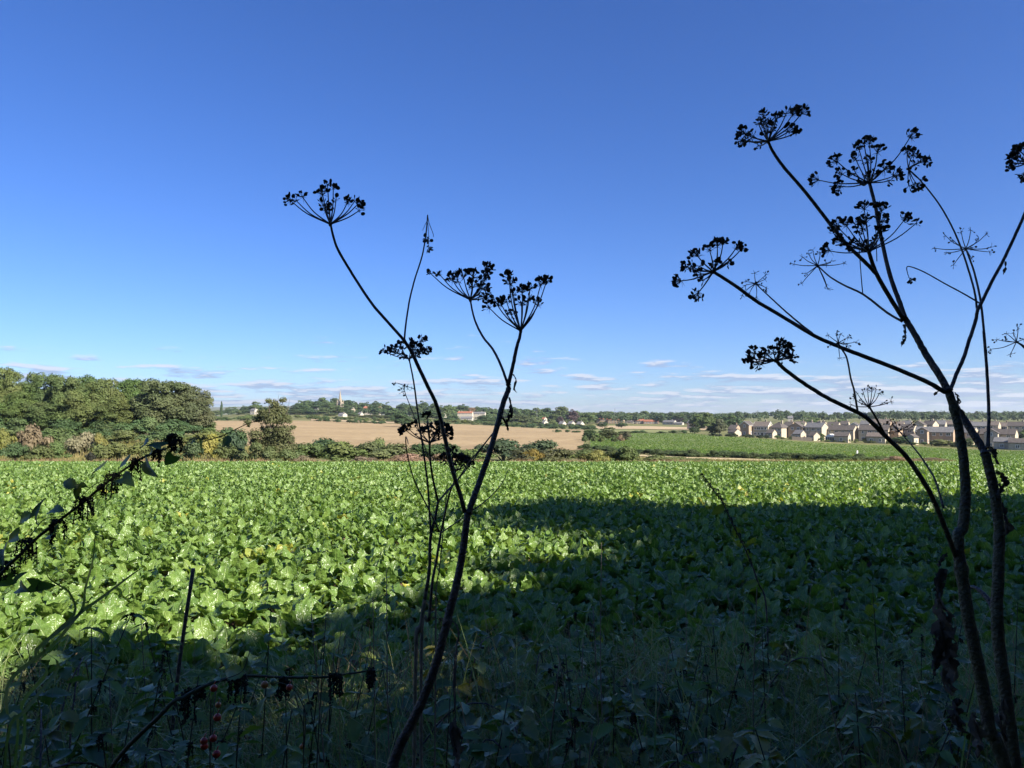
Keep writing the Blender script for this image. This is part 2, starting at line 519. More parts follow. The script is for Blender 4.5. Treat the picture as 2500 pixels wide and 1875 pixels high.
# ------------------------------------------------------------------ the land
def build_ground():
    rad = [0.6]
    while rad[-1] < 10500:
        r = rad[-1]
        rad.append(r * (1.07 if r < 60 else 1.025 if r < 1500 else 1.06) + (0.2 if r < 60 else 0))
    az = np.concatenate([np.linspace(-40, 40, 161), np.linspace(44, 316, 69)])
    az = np.radians(np.sort(az))
    A, R = np.meshgrid(az, np.array(rad))
    X, Y = R * np.sin(A), R * np.cos(A)
    Z = ground(X, Y)
    na, nr = len(az), len(rad)
    V = np.stack([X.ravel(), Y.ravel(), Z.ravel()], 1)
    V = np.vstack([V, [[0, 0, gz(0, 0.01)]]])
    i = np.arange(nr - 1)[:, None]; k = np.arange(na)[None, :]
    k2 = (k + 1) % na
    Q = np.stack([i * na + k, i * na + k2, (i + 1) * na + k2, (i + 1) * na + k], -1).reshape(-1, 4)[:, ::-1]
    c = np.full(na, nr * na)
    T = np.stack([np.arange(na), np.arange(na), (np.arange(na) + 1) % na, c], 1)
    me = bpy.data.meshes.new('ground')
    faces = [tuple(q) for q in Q.tolist()] + [(int(a), int(n), int(b)) for a, _, b, n in T.tolist()]
    me.from_pydata(V.tolist(), [], faces)
    me.polygons.foreach_set('use_smooth', [True] * len(me.polygons))
    me.materials.append(M_ground)
    me.update()
    tag(link('ground', me), kind='structure')


def sheet(name, ud, mat, lift, nu=60, nd=40, wob=0.0):
    """field lying on the land between (u0,d_near0,d_far0) and (u1,...) columns, u in photo px"""
    us = [q[0] for q in ud]
    U = np.linspace(us[0], us[-1], nu)
    dn = np.interp(U, us, [q[1] for q in ud]); df = np.interp(U, us, [q[2] for q in ud])
    if wob:
        dn = dn * (1 + wob * np.sin(U * 0.021) * 0.5 + wob * 0.5 * np.sin(U * 0.053 + 1))
        df = df * (1 + wob * np.sin(U * 0.017 + 2) * 0.5)
    s = np.linspace(0, 1, nd)[:, None]
    Dm = dn[None, :] * (df / dn)[None, :] ** s
    X = (U[None, :] - 1250) / F * Dm
    Z = ground(X, Dm) + lift * (1 + 0 * Dm)
    V = np.stack([X.ravel(), Dm.ravel(), Z.ravel()], 1)
    i = np.arange(nd - 1)[:, None]; k = np.arange(nu - 1)[None, :]
    Q = np.stack([i * nu + k, i * nu + k + 1, (i + 1) * nu + k + 1, (i + 1) * nu + k], -1).reshape(-1, 4)
    return tag(link(name, mesh_np(name, V, Q, mat)), kind='structure')


build_ground()
sheet('beet_field_soil', [(-900, 4.1, 77), (3400, 4.1, 77)], M_soil, 0.02, 80, 60)
sheet('stubble_field', [(490, 190, 650), (700, 128, 650), (1000, 140, 680), (1180, 150, 700), (1300, 165, 660), (1425, 185, 585)], M_stub, 0.12, 70, 60, 0.02)
sheet('far_stubble_field', [(760, 668, 765), (900, 678, 765), (1000, 690, 765), (1085, 700, 740)], M_stub2, 0.3, 30, 12, 0.01)
sheet('green_crop_field', [(1440, 205, 415), (1560, 175, 430), (1680, 152, 425), (1740, 146, 352), (1932, 118, 334), (2100, 100, 322), (2236, 92, 312), (2500, 86, 293), (3000, 86, 270)], M_crop, 0.10, 110, 60, 0.005)
sheet('straw_strip', [(1330, 150, 164), (1560, 132, 150), (1700, 118, 134), (1900, 104, 117), (2060, 99, 106)], M_path, 0.12, 50, 8, 0.03)
sheet('pasture', [(1440, 440, 610), (1600, 450, 620), (1700, 450, 560)], M_pasture, 0.2, 30, 20, 0.02)
sheet('tan_meadow', [(1430, 640, 900), (1600, 660, 850), (1740, 640, 760)], M_stub2, 0.3, 20, 8, 0.02)

# ------------------------------------------------------------------ sugar beet
def beet_leaf_geo(r, na, nl):
    """one leaf growing from the origin, outward along +x. returns verts, quads, uv"""
    L = r.uniform(0.33, 0.47)
    pet = r.uniform(0.30, 0.42)
    a0 = math.radians(r.uniform(0, 30)); a1 = a0 + math.radians(r.uniform(10, 115))
    W = r.uniform(0.058, 0.090)
    s = np.linspace(0, 1, nl)
    th = a0 + (a1 - a0) * s ** 1.6
    ds = L / (nl - 1)
    cx = np.concatenate([[0], np.cumsum(np.sin(th[:-1]) * ds)]); cz = np.concatenate([[0], np.cumsum(np.cos(th[:-1]) * ds)])
    b = np.clip((s - pet) / (1 - pet), 0, 1)
    w = np.where(b > 0, W * np.sin(np.pi * np.clip(b, 0, 1) ** 0.80) ** 0.55, 0)
    w = np.maximum(w, np.where(s < pet + 0.1, 0.007, 0.002))
    u = np.linspace(-1, 1, na)
    ph = r.uniform(0, 6.28, 3); fr_ = r.uniform(15, 27)
    S, U = np.meshgrid(s, u, indexing='ij')
    Wm = w[:, None]
    amp = np.where(b[:, None] > 0, 1, 0) * np.sqrt(np.clip(Wm / W, 0, 1))
    nrm = 0.16 * U * U * Wm + amp * (0.024 * U * U * np.sin(fr_ * S + ph[0] + np.sign(U) * ph[1]) + 0.010 * np.sin(24 * S + 4 * U + ph[2]) * (np.abs(U) > 0.05))
    twist = r.uniform(-0.5, 0.5) * b[:, None]
    wu = U * Wm * (1 + 0.10 * np.sin(31 * S + ph[1]) * amp)
    T = th[:, None]
    off_n = nrm * np.cos(twist) + wu * np.sin(twist)
    lat = wu * np.cos(twist) - nrm * np.sin(twist)
    X = cx[:, None] - np.cos(T) * off_n
    Z = cz[:, None] + np.sin(T) * off_n
    V = np.stack([X.ravel(), lat.ravel(), Z.ravel()], 1)
    i = np.arange(nl - 1)[:, None]; k = np.arange(na - 1)[None, :]
    Q = np.stack([i * na + k, i * na + k + 1, (i + 1) * na + k + 1, (i + 1) * na + k], -1).reshape(-1, 4)
    uv = np.stack([(U * 0.5 + 0.5).ravel(), S.ravel()], 1)
    return V, Q, uv


def rotz_np(V, a):
    c, s = math.cos(a), math.sin(a)
    return np.stack([V[:, 0] * c - V[:, 1] * s, V[:, 0] * s + V[:, 1] * c, V[:, 2]], 1)


def join_geo(parts):
    Vs, Qs, Us, o = [], [], [], 0
    for V, Q, U in parts:
        Vs.append(V); Qs.append(Q + o); Us.append(U); o += len(V)
    return np.vstack(Vs), np.vstack(Qs), np.vstack(Us)


r_b = np.random.default_rng(21)
LEAVES = [mesh_np('beet_leaf', *beet_leaf_geo(r_b, 7, 13)[:2], M_beet, True, None) for _ in range(0)]
LEAVES = []
for _ in range(12):
    V, Q, U = beet_leaf_geo(r_b, 9, 22)
    LEAVES.append(mesh_np('beet_leaf', V, Q, M_beet, True, U))
beet_col = bpy.data.collections.new('beet_stock')     # stock for the far rows, not in the scene itself
for j in range(7):
    parts = []
    n = 14
    for i in range(n):
        V, Q, U = beet_leaf_geo(r_b, 7, 13)
        V = V * r_b.uniform(0.8, 1.12)
        parts.append((rotz_np(V, i * 2.399 + r_b.uniform(-.3, .3)), Q, U))
    V, Q, U = join_geo(parts)
    beet_col.objects.link(bpy.data.objects.new('beet_stock', mesh_np('beet_stock', V, Q, M_beet, True, U)))

# plant positions in drilled rows across the slope
pts = []
row = 0.42
ang = math.radians(-28)
ca, sa = math.cos(ang), math.sin(ang)
dmax = 77.0
g = np.arange(-130, 130, row)
for gy in g:
    step = 0.27
    xs = np.arange(-130, 130, step)
    xs = xs + r_b.uniform(-.1, .1, len(xs)); ys = gy + r_b.uniform(-.09, .09, len(xs))
    X = xs * ca - ys * sa; Y = xs * sa + ys * ca
    k = (Y > 4.55 + 0.3 * np.sin(X * 1.3) - 0.03 * X) & (Y < 76.5 + 0.5 * np.sin(X * .7)) & (np.abs(X) < Y * 0.70 + 1.2)
    far = Y > 35
    k &= ~(far & (r_b.random(len(xs)) < 0.25))
    pts.append(np.stack([X[k], Y[k]], 1))
pts = np.vstack(pts)
pts = pts[np.argsort(pts[:, 1])]
inview = np.abs(pts[:, 0]) < pts[:, 1] * 0.70
near_idx = np.where(inview)[0][:300]
near = pts[near_idx]
mask_far = np.ones(len(pts), bool); mask_far[near_idx] = False
farp = pts[mask_far]
print('beets', len(near), len(farp), near[:, 1].max())
for (x, y) in near:
    t = thing('beet_plant', 'sugar beet plant with crinkled leaves, ' + ('front row ' if y < 5.8 else 'second row ') + zone(1250 + x / y * F), 'beet plant', (x, y, gz(x, y)), random.uniform(0, 6.28), 'sugar beet plants in the nearest rows', (1, 1, 1))
    n = random.randint(11, 13)
    for i in range(n):
        s = random.uniform(0.70, 1.0)
        link('leaf', random.choice(LEAVES), t, (0, 0, 0.01), (random.uniform(-.12, .12), random.uniform(-.1, .15), i * 2.399 + random.uniform(-.3, .3)), (s, s * random.uniform(.9, 1.15), s))


def scatter(name, P, rot, scl, col, label=None, cat=None):
    """one object whose geometry nodes put a stock plant on each point"""
    me = bpy.data.meshes.new(name)
    me.vertices.add(len(P)); me.vertices.foreach_set('co', np.asarray(P, np.float32).ravel())
    a = me.attributes.new('rot', 'FLOAT_VECTOR', 'POINT'); a.data.foreach_set('vector', np.asarray(rot, np.float32).ravel())
    a = me.attributes.new('scl', 'FLOAT', 'POINT'); a.data.foreach_set('value', np.asarray(scl, np.float32))
    a = me.attributes.new('pick', 'INT', 'POINT'); a.data.foreach_set('value', np.random.default_rng(3).integers(0, len(col.objects), len(P)).astype(np.int32))
    o = link(name, me)
    ng = bpy.data.node_groups.new(name, 'GeometryNodeTree')
    ng.interface.new_socket('Geometry', in_out='INPUT', socket_type='NodeSocketGeometry')
    ng.interface.new_socket('Geometry', in_out='OUTPUT', socket_type='NodeSocketGeometry')
    gi = ng.nodes.new('NodeGroupInput'); go = ng.nodes.new('NodeGroupOutput')
    ip = ng.nodes.new('GeometryNodeInstanceOnPoints')
    ci = ng.nodes.new('GeometryNodeCollectionInfo')
    ci.inputs['Collection'].default_value = col
    ci.inputs['Separate Children'].default_value = True
    ci.inputs['Reset Children'].default_value = True

    def attr(nm, ty):
        n = ng.nodes.new('GeometryNodeInputNamedAttribute'); n.data_type = ty
        n.inputs['Name'].default_value = nm
        return n.outputs[0]
    L = ng.links.new
    L(gi.outputs[0], ip.inputs['Points']); L(ci.outputs[0], ip.inputs['Instance'])
    ip.inputs['Pick Instance'].default_value = True
    L(attr('pick', 'INT'), ip.inputs['Instance Index'])
    L(attr('rot', 'FLOAT_VECTOR'), ip.inputs['Rotation'])
    L(attr('scl', 'FLOAT'), ip.inputs['Scale'])
    L(ip.outputs[0], go.inputs[0])
    md = o.modifiers.new('scatter', 'NODES'); md.node_group = ng
    return tag(o, label, cat, None, 'stuff')


n = len(farp)
P = np.stack([farp[:, 0], farp[:, 1], ground(farp[:, 0], farp[:, 1])], 1)
rot = np.stack([r_b.uniform(-.12, .12, n), r_b.uniform(-.12, .12, n), r_b.uniform(0, 6.28, n)], 1)
scl = r_b.uniform(0.74, 1.0, n) * np.where(farp[:, 1] > 35, 1.1, 1.0)
scatter('sugar_beet_crop', P, rot, scl, beet_col, 'green sugar beet crop covering the field out to the hedge', 'beet crop')
# the same crop beyond the hedge on the right, too far to tell plants apart
n = 17000
U_ = r_b.uniform(1442, 2560, n)
dn = np.interp(U_, [1440, 1560, 1680, 1740, 1932, 2100, 2236, 2500, 3000], [205, 175, 152, 146, 118, 100, 92, 86, 86]) + 4
df = np.interp(U_, [1440, 1560, 1680, 1740, 1932, 2100, 2236, 2500, 3000], [415, 430, 425, 352, 334, 322, 312, 293, 270]) - 4
D_ = dn * (df / dn) ** r_b.random(n)
X = (U_ - 1250) / F * D_
P = np.stack([X, D_, ground(X, D_) + 0.06], 1)
rot = np.stack([r_b.uniform(-.2, .2, n), r_b.uniform(-.2, .2, n), r_b.uniform(0, 6.28, n)], 1)
scatter('far_beet_crop', P, rot, r_b.uniform(0.7, 1.1, n), beet_col, 'green beet crop in the far field below the brown estate', 'beet crop')

# ------------------------------------------------------------------ trees and bushes
def leaf_quads(C, N, size, r, asp=0.7):
    """random little leaf faces at centres C with normals N"""
    n = len(C)
    N = N / np.maximum(np.linalg.norm(N, axis=1, keepdims=True), 1e-6)
    a = r.normal(size=(n, 3)); a -= (a * N).sum(1, keepdims=True) * N
    a /= np.maximum(np.linalg.norm(a, axis=1, keepdims=True), 1e-6)
    b = np.cross(N, a)
    s = (size * r.uniform(0.6, 1.3, n))[:, None]
    bend = N * s * 0.25
    V = np.stack([C - a * s, C - b * s * asp - bend, C + a * s, C + b * s * asp - bend], 1).reshape(-1, 3)
    Q = np.arange(4 * n).reshape(n, 4)
    return V, Q


def crown_geo(r, lobes, nleaf, size, spread=1.0, inner=0.72):
    """lobes: list of (centre, radius xyz). leaves sit in the outer shell of each lobe"""
    Cs, Ns = [], []
    vol = np.array([np.prod(l[1]) ** (2 / 3) for l in lobes]); vol /= vol.sum()
    cen = np.mean([l[0] for l in lobes], axis=0)
    for (c, rad), w in zip(lobes, vol):
        n = max(8, int(nleaf * w))
        d = r.normal(size=(n, 3)); d /= np.linalg.norm(d, axis=1, keepdims=True)
        d[:, 2] = np.where(d[:, 2] < -0.45, -d[:, 2] * 0.6, d[:, 2])
        k = r.uniform(inner, 1.04, n)[:, None] ** 1.0
        k *= 1 + 0.10 * np.sin(d[:, :1] * 9 + c[0] * 3) * np.sin(d[:, 2:3] * 8 + c[1])
        p = np.array(c) + d * np.array(rad) * k
        Cs.append(p)
        Ns.append(d + r.normal(size=(n, 3)) * 0.33 * spread + np.array([0, 0, 0.35]))
    C = np.vstack(Cs); N = np.vstack(Ns)
    return leaf_quads(C, N, size, r)


def tree_lobes(r, H, R, base, n, kind='round'):
    L = []
    ch = H - base
    for i in range(n):
        if kind == 'poplar':
            h = base + ch * (i + 0.5) / n
            f = math.sin(math.pi * min(1, (h - base) / ch * 0.85 + 0.12)) ** 0.7
            q = r.uniform(0, 6.28)
            L.append(((math.cos(q) * R * 0.25 * f, math.sin(q) * R * 0.25 * f, h), (R * 0.75 * f + .2, R * 0.75 * f + .2, ch / n * 1.25)))
            continue
        d = r.normal(size=3); d /= np.linalg.norm(d)
        if i % 3 == 0: d[2] = -abs(d[2]) * 0.9
        big = i < n * 0.25
        k = (r.uniform(0.2, 0.55) if big else r.uniform(0.58, 0.80)) if i else 0.0
        c = (d[0] * R * k, d[1] * R * k, base + ch * 0.5 + d[2] * ch * 0.5 * k)
        q = (r.uniform(0.34, 0.46) if big else r.uniform(0.20, 0.31)) if i else 0.62
        L.append((c, (R * q, R * q, min(ch * 0.5 * q, R * q * 0.8))))
    return L


def trunk_mesh(r, H, base, lobes, rad, mat):
    b = MB()
    top = base + (H - base) * 0.55
    lean = r.uniform(-.03, .03, 2) * H
    pts_ = [(0, 0, -0.4), (lean[0] * .2, lean[1] * .2, base * 0.5), (lean[0] * .6, lean[1] * .6, base), (lean[0], lean[1], top)]
    b.tube(spline(pts_, 4), np.linspace(rad * 1.25, rad * 0.4, 13), 8)
    for (c, rr) in lobes[1:7]:
        s = r.uniform(0.5, 0.95) * base + 0.15 * (H - base)
        f = s / top
        p0 = Vector((lean[0] * f, lean[1] * f, s))
        c = Vector(c)
        mid = p0.lerp(c, 0.5) + Vector((0, 0, -0.06 * H))
        b.tube(spline([p0, mid, c], 4), np.linspace(rad * 0.5, rad * 0.12, 9), 6)
    return b.mesh('trunk', mat, True)


r_t = np.random.default_rng(99)


def tree_stock(H, R, base, nl, nleaf, size, kind='round', inner=0.72, rad=None):
    lobes = tree_lobes(r_t, H, R, base, nl, kind)
    V, Q = crown_geo(r_t, lobes, nleaf, size, inner=inner)
    cm = mesh_np('crown', V, Q, M_fol, False)
    tm = trunk_mesh(r_t, H, base, lobes, rad or H * 0.022, M_bark)
    return dict(c=cm, t=tm, H=H, R=R)


OAK = [tree_stock(15, 6.2, 0.2, 75, 21000, 0.24) for _ in range(5)]            # big woodland trees
FAR = [tree_stock(12, 5.2, -0.6, 42, 4200, 0.38) for _ in range(5)]             # village trees
POP = tree_stock(14, 2.0, 0.8, 9, 1200, 0.4, 'poplar')
SPARSE = tree_stock(13, 3.6, 2.0, 22, 3800, 0.2, inner=0.3)
BUSH = []
for _ in range(6):
    lobes = []
    for i in range(16):
        q, k = r_t.uniform(0, 6.28), r_t.uniform(0, 0.8)
        hh = r_t.uniform(0.25, 0.78)
        rr = r_t.uniform(0.24, 0.40)
        lobes.append(((math.cos(q) * k, math.sin(q) * k, hh * (1 - 0.35 * k)), (rr, rr, rr * 0.75)))
    V, Q = crown_geo(r_t, lobes, 3400, 0.055, inner=0.4)
    V[:, 2] = np.maximum(V[:, 2], -0.03)
    b = MB()
    for l in lobes[:7]:
        b.tube(spline([(0, 0, -0.15), (l[0][0] * .4, l[0][1] * .4, l[0][2] * .5), l[0]], 3), np.linspace(0.03, 0.008, 7), 5)
    BUSH.append(dict(c=mesh_np('crown', V, Q, M_fol, False), t=b.mesh('trunk', M_bark, True)))


def put_tree(st, u, d, top_v, width_px, color, name, label, cat='tree', group=None, sink=0.0):
    """stand a tree at photo column u, d metres off, crown reaching row top_v"""
    p = foot(u, d)
    H = at(u, top_v, d).z - p.z
    W = width_px / F * d
    sx = W / (2 * st['R'] * 0.98)
    t = thing(name, label, cat, p, random.uniform(0, 6.28), group, (sx, sx, max(H, 1.0) / (st['H'] * 0.99)))
    c = link('crown', st['c'], t); c.color = c4(color)
    link('trunk', st['t'], t)
    return t


def put_bush(u, d, h, w, color, label, group=None, name='hedge_bush', depth=None, cat='bush'):
    p = foot(u, d)
    b = random.choice(BUSH)
    t = thing(name, label, cat, p, random.uniform(0, 6.28), group, (w / 2, (depth or w) / 2, h))
    c = link('crown', b['c'], t); c.color = c4(color)
    link('trunk', b['t'], t)
    return t


def jit(c, a=0.18):
    k = random.uniform(1 - a, 1 + a)
    return (c[0] * k * random.uniform(0.93, 1.07), c[1] * k, c[2] * k * random.uniform(0.9, 1.1))


G_OAK = (0.075, 0.118, 0.034)
G_OLIVE = (0.102, 0.132, 0.040)
G_DARK = (0.055, 0.091, 0.034)
G_MID = (0.085, 0.124, 0.042)
G_HEDGE = (0.098, 0.117, 0.042)
G_YEL = (0.165, 0.168, 0.045)
G_PINK = (0.165, 0.138, 0.085)
G_BROWN = (0.221, 0.163, 0.098)
G_COPPER = (0.078, 0.052, 0.049)
G_PALE = (0.150, 0.176, 0.072)

# the wood on the left
W = 'trees of the wood on the left'
wood = [
    (60, 112, 210, 172, G_OLIVE, 'tall olive green tree at the left edge of the photo'),
    (250, 176, 190, 178, G_OAK, 'tree just right of the tallest one at the left edge of the wood'),
    (420, 165, 230, 168, G_OAK, 'tree with a ragged twiggy top, third in the wood from the left'),
    (575, 188, 220, 164, G_OLIVE, 'yellowish green oak left of the middle of the wood'),
    (730, 205, 200, 175, G_OAK, 'set-back green oak in the middle of the wood'),
    (870, 208, 240, 163, G_OLIVE, 'yellow tinged oak right of the middle of the wood'),
    (1080, 212, 230, 168, G_OAK, 'green oak in the wood left of the big grey-green end tree'),
    (1230, 222, 190, 176, G_MID, 'narrow tree squeezed behind the big end tree of the wood'),
    (1370, 222, 360, 160, (0.078, 0.098, 0.042), 'broad grey-green round tree at the right end of the wood'),
    (1560, 285, 260, 163, (0.080, 0.100, 0.045), 'lower grey-green tree forming the right shoulder of the wood'),
    (1690, 335, 190, 166, (0.095, 0.112, 0.05), 'thin leaved tree at the very right edge of the wood'),
    (150, 330, 230, 160, G_OAK, 'low front tree under the tallest tree of the wood'),
    (660, 330, 260, 158, G_OLIVE, 'low spreading yellowish tree along the front of the wood'),
    (980, 400, 260, 157, (0.10, 0.118, 0.034), 'low yellow-green tree at the front of the wood near its middle'),
    (400, 420, 240, 158, G_MID, 'low dark tree at the front of the wood, left part'),
]
for x, y, w, d, c, lab in wood:
    u, v = z1(x, y)
    put_tree(random.choice(OAK), u, d, v, w / 3.456 * 1.45, jit(c, .1), 'woodland_tree', lab, group=W)
for i in range(4):
    u = -120 - i * 45
    put_tree(random.choice(OAK), u, 160 + 4 * i, 890, 80, jit(G_OAK), 'woodland_tree', 'tree of the wood beyond the left edge of the photo', group='trees beyond the left edge')

for i in range(20):
    u = -70 + i * 29
    put_bush(u, random.uniform(150, 172), random.uniform(3.0, 5.0), random.uniform(8, 11), jit(random.choice([G_DARK, G_MID, G_OAK]), .15), 'dark understorey bush beneath the trees of the wood', 'understorey of the wood', 'understorey_bush')
# scrub in front of the wood and the hedge at the far edge of the beet field
HB = 'hedge bushes along the far edge of the beet field'
scrub = [   # z1 frame: x, top y, width, base d, colour, label
    (20, 640, 200, 98, G_YEL, 'bright yellow-leaved bush at the left edge below the wood'),
    (330, 612, 260, 100, G_PINK, 'pinkish brown rosebay bush left of the pale pink one'),
    (720, 665, 250, 96, (0.20, 0.175, 0.105), 'pale pink and yellow bush in front of the wood'),
    (850, 700, 130, 95, G_YEL, 'small yellow bush against the pale pink bush'),
    (560, 700, 190, 103, G_MID, 'green bush between the two pinkish bushes'),
    (1800, 715, 200, 92, (0.26, 0.235, 0.05), 'yellow autumn bush left of the hawthorn'),
    (1960, 680, 200, 96, (0.045, 0.075, 0.035), 'dark ivy-green bush close left of the hawthorn'),
    (140, 790, 260, 84, G_DARK, 'low dark green bush under the yellow bush at the left edge'),
    (300, 800, 250, 85, G_HEDGE, 'low dark green bush under the pinkish brown bush'),
    (480, 790, 230, 86, G_MID, 'low green bush left of the pale pink bush'),
    (1000, 760, 340, 88, G_HEDGE, 'wide olive bush right of the pale pink bush'),
    (1230, 770, 330, 89, G_OLIVE, 'wide olive bush in the gap below the big end tree'),
    (1450, 790, 260, 88, G_HEDGE, 'dull green bush left of the yellow autumn bush'),
    (1630, 780, 250, 86, G_DARK, 'dark green bush below the yellow autumn bush'),
    (1900, 790, 280, 86, G_HEDGE, 'olive bush between the yellow bush and the hawthorn'),
    (1050, 690, 380, 128, G_OLIVE, 'olive scrub bush at the foot of the wood, middle part'),
    (450, 650, 380, 132, G_MID, 'green scrub bush at the foot of the wood, left part'),
    (100, 650, 380, 130, G_MID, 'green scrub bush at the foot of the wood by the left edge'),
    (760, 660, 380, 134, G_DARK, 'dark scrub bush at the foot of the wood behind the pale pink bush'),
    (1400, 690, 380, 126, G_MID, 'green scrub bush at the foot of the broad end tree'),
    (1700, 670, 380, 124, G_OLIVE, 'olive scrub bush where the wood runs out to the right'),
    (1900, 640, 300, 128, G_DARK, 'dark scrub bush right of the wood by the stubble field'),
    (780, 855, 80, 82, (0.03, 0.03, 0.02), 'small dark bramble clump below the pale pink bush'),
]
for x, y, w, d, c, lab in scrub:
    u, v = z1(x, y)
    p = foot(u, d)
    put_bush(u, d, max(0.6, at(u, v, d).z - p.z), w / 3.456 / F * d * 1.25, jit(c, .08), lab, 'scrub and bushes below the wood', 'scrub_bush')
# second row, right of the hawthorn
scrub2 = [  # photo px: u, top v, width px, d, colour, label
    (740, 1072, 110, 92, G_MID, 'green bush touching the right side of the hawthorn'),
    (775, 1065, 130, 112, G_DARK, 'dark green bush right of the hawthorn against the stubble'),
    (830, 1077, 140, 84, G_OLIVE, 'olive hedge bush right of the dead brown clump'),
    (900, 1078, 130, 86, G_HEDGE, 'broad olive hedge bush left of the thin twiggy bush'),
    (925, 1068, 60, 98, G_OLIVE, 'thin twiggy bush standing above the hedge'),
    (965, 1082, 150, 84, G_HEDGE, 'olive hedge bush left of the slender dead stalks'),
    (1040, 1080, 130, 96, G_DARK, 'dark hedge bush behind the slender dead stalks'),
    (1110, 1076, 150, 100, G_DARK, 'dark ivy-covered hedge bush left of the thick leaning stem'),
    (1230, 1070, 150, 100, (0.05, 0.075, 0.035), 'tall grey-green hedge bush right of the thick leaning stem'),
    (1320, 1070, 130, 104, (0.05, 0.075, 0.035), 'tall grey-green hedge bush where the stubble comes to the hedge'),
    (1150, 1096, 110, 84, G_OLIVE, 'olive hedge bush at the foot of the thick leaning stem'),
    (1270, 1088, 140, 84, (0.075, 0.085, 0.04), 'grey-brown hedge bush, widest right of the leaning stem'),
    (1300, 1095, 60, 82, (0.20, 0.17, 0.04), 'small yellow patch of bush in the grey-brown hedge'),
    (1360, 1092, 120, 85, (0.075, 0.09, 0.04), 'grey-green hedge bush left of the two low yellow bushes'),
    (1430, 1097, 120, 86, G_OLIVE, 'olive hedge bush before the round yellow one'),
    (1455, 1095, 60, 83, G_YEL, 'yellow leaved bush in the hedge below the gap in the field'),
    (1500, 1098, 110, 87, G_HEDGE, 'low olive hedge bush left of the rounded green bush'),
    (1530, 1090, 90, 85, G_MID, 'rounded green bush near the right end of the hedge'),
    (1585, 1108, 110, 86, G_OLIVE, 'low bush at the right end of the hedge'),
    (1660, 1112, 120, 88, G_OLIVE, 'very low bush trailing off right of the hedge end'),
    (735, 1108, 50, 79, G_PINK, 'dead brown clump at the foot of the hawthorn'),
    (890, 1112, 70, 79, G_PINK, 'pale dead clump at the hedge foot left of the brown one'),
    (1000, 1102, 90, 80, G_BROWN, 'brown dead clump at the hedge foot behind the slender stalks'),
    (1075, 1106, 70, 80, G_BROWN, 'small brown dead clump left of the thick leaning stem'),
    (2190, 1112, 70, 96, G_BROWN, 'reddish brown low bush at the corner of the beet field, right'),
    (2270, 1115, 100, 97, G_PINK, 'brown low bush right of the reddish one at the field corner'),
    (2130, 1110, 90, 104, G_HEDGE, 'dull green low bush at the field corner, right'),
]
for u, v, w, d, c, lab in scrub2:
    p = foot(u, d)
    put_bush(u, d, max(0.5, at(u, v, d).z - p.z), w / F * d * 1.25, jit(c, .06), lab, HB)

# the hawthorn standing out of the hedge
lobes = []
for (x, y, w) in [(650, 300, 90), (620, 280, 70), (720, 270, 70), (560, 380, 120), (700, 370, 150), (640, 430, 190), (500, 430, 110), (760, 440, 120), (600, 540, 190), (740, 540, 170), (560, 640, 200), (700, 650, 230), (780, 600, 110), (520, 560, 130), (650, 600, 200), (450, 460, 70), (810, 500, 60), (640, 350, 120), (540, 700, 150), (640, 710, 170), (760, 700, 150), (480, 620, 110), (810, 660, 90)]:
    u, v = z2(x, y)
    q = at(u, v, 84) - foot(665, 84)
    rr = w / 2 / 3.456 / F * 84
    lobes.append(((q.x, q.y + random.uniform(-1, 1) * 1.1, q.z), (rr, rr, rr)))
V, Q = crown_geo(r_t, lobes, 17000, 0.105, inner=0.35)
V[:, 2] = np.maximum(V[:, 2], 0.05)
hw = thing('hawthorn_tree', 'shaggy hawthorn with an ivy-clad foot standing out of the hedge', 'tree', foot(665, 84))
link('crown', mesh_np('crown', V, Q, M_fol, False), hw).color = c4((0.095, 0.105, 0.042))
b = MB()
for l in lobes[:9]:
    b.tube(spline([(0, 0, -0.3), (l[0][0] * .3, l[0][1] * .3, l[0][2] * .5), l[0]], 4), np.linspace(0.16, 0.02, 9), 6)
for x, y in ((690, 225), (785, 260), (615, 255), (545, 415), (770, 300)):
    u, v = z2(x, y); q = at(u, v, 84) - foot(665, 84)
    b.tube(spline([(q.x * .5, 0, q.z * .6), (q.x * .85, 0.1, q.z * .8), tuple(q)], 4), np.linspace(0.04, 0.012, 9), 5)
link('trunk', b.mesh('trunk', M_bark, True), hw)

for u, d, h, w in ((628, 83.4, 2.6, 3.4), (700, 83.6, 2.4, 3.6), (662, 82.6, 2.0, 3.6)):
    put_bush(u, d, h, w, jit((0.085, 0.115, 0.04), .1), 'ivy bush round the foot of the hawthorn', 'ivy round the hawthorn', 'ivy_bush')
# fill of the village tree belt
for u in np.arange(735, 1760, 13):
    u = u + random.uniform(-6, 6)
    d = random.uniform(1130, 1330)
    put_tree(random.choice(FAR), u, d, np.interp(u, [735, 790, 860, 930, 1060, 1200, 1300, 1450, 1760], [988, 974, 974, 986, 984, 992, 996, 1004, 1008]) + random.uniform(-3, 5), random.uniform(26, 38), jit(random.choice([G_MID, G_DARK, G_DARK, G_OAK]), .15), 'village_tree',
             'tree of the dense belt behind the village, ' + ('below the church' if u < 950 else 'behind the leaning stem' if u < 1250 else 'above the cottages' if u < 1450 else 'above the red roofs'), group='tree belt behind the village')
for u in np.arange(730, 1440, 15):
    u = u + random.uniform(-7, 7)
    put_bush(u, random.uniform(735, 800), random.uniform(3.2, 5.2), random.uniform(11, 16), jit(random.choice([G_MID, G_DARK, G_HEDGE, G_OLIVE]), .2), 'garden bush at the field side of the village, ' + ('below the church' if u < 950 else 'by the leaning stem' if u < 1250 else 'by the white cottages'), 'field side bushes of the village', 'village_bush')

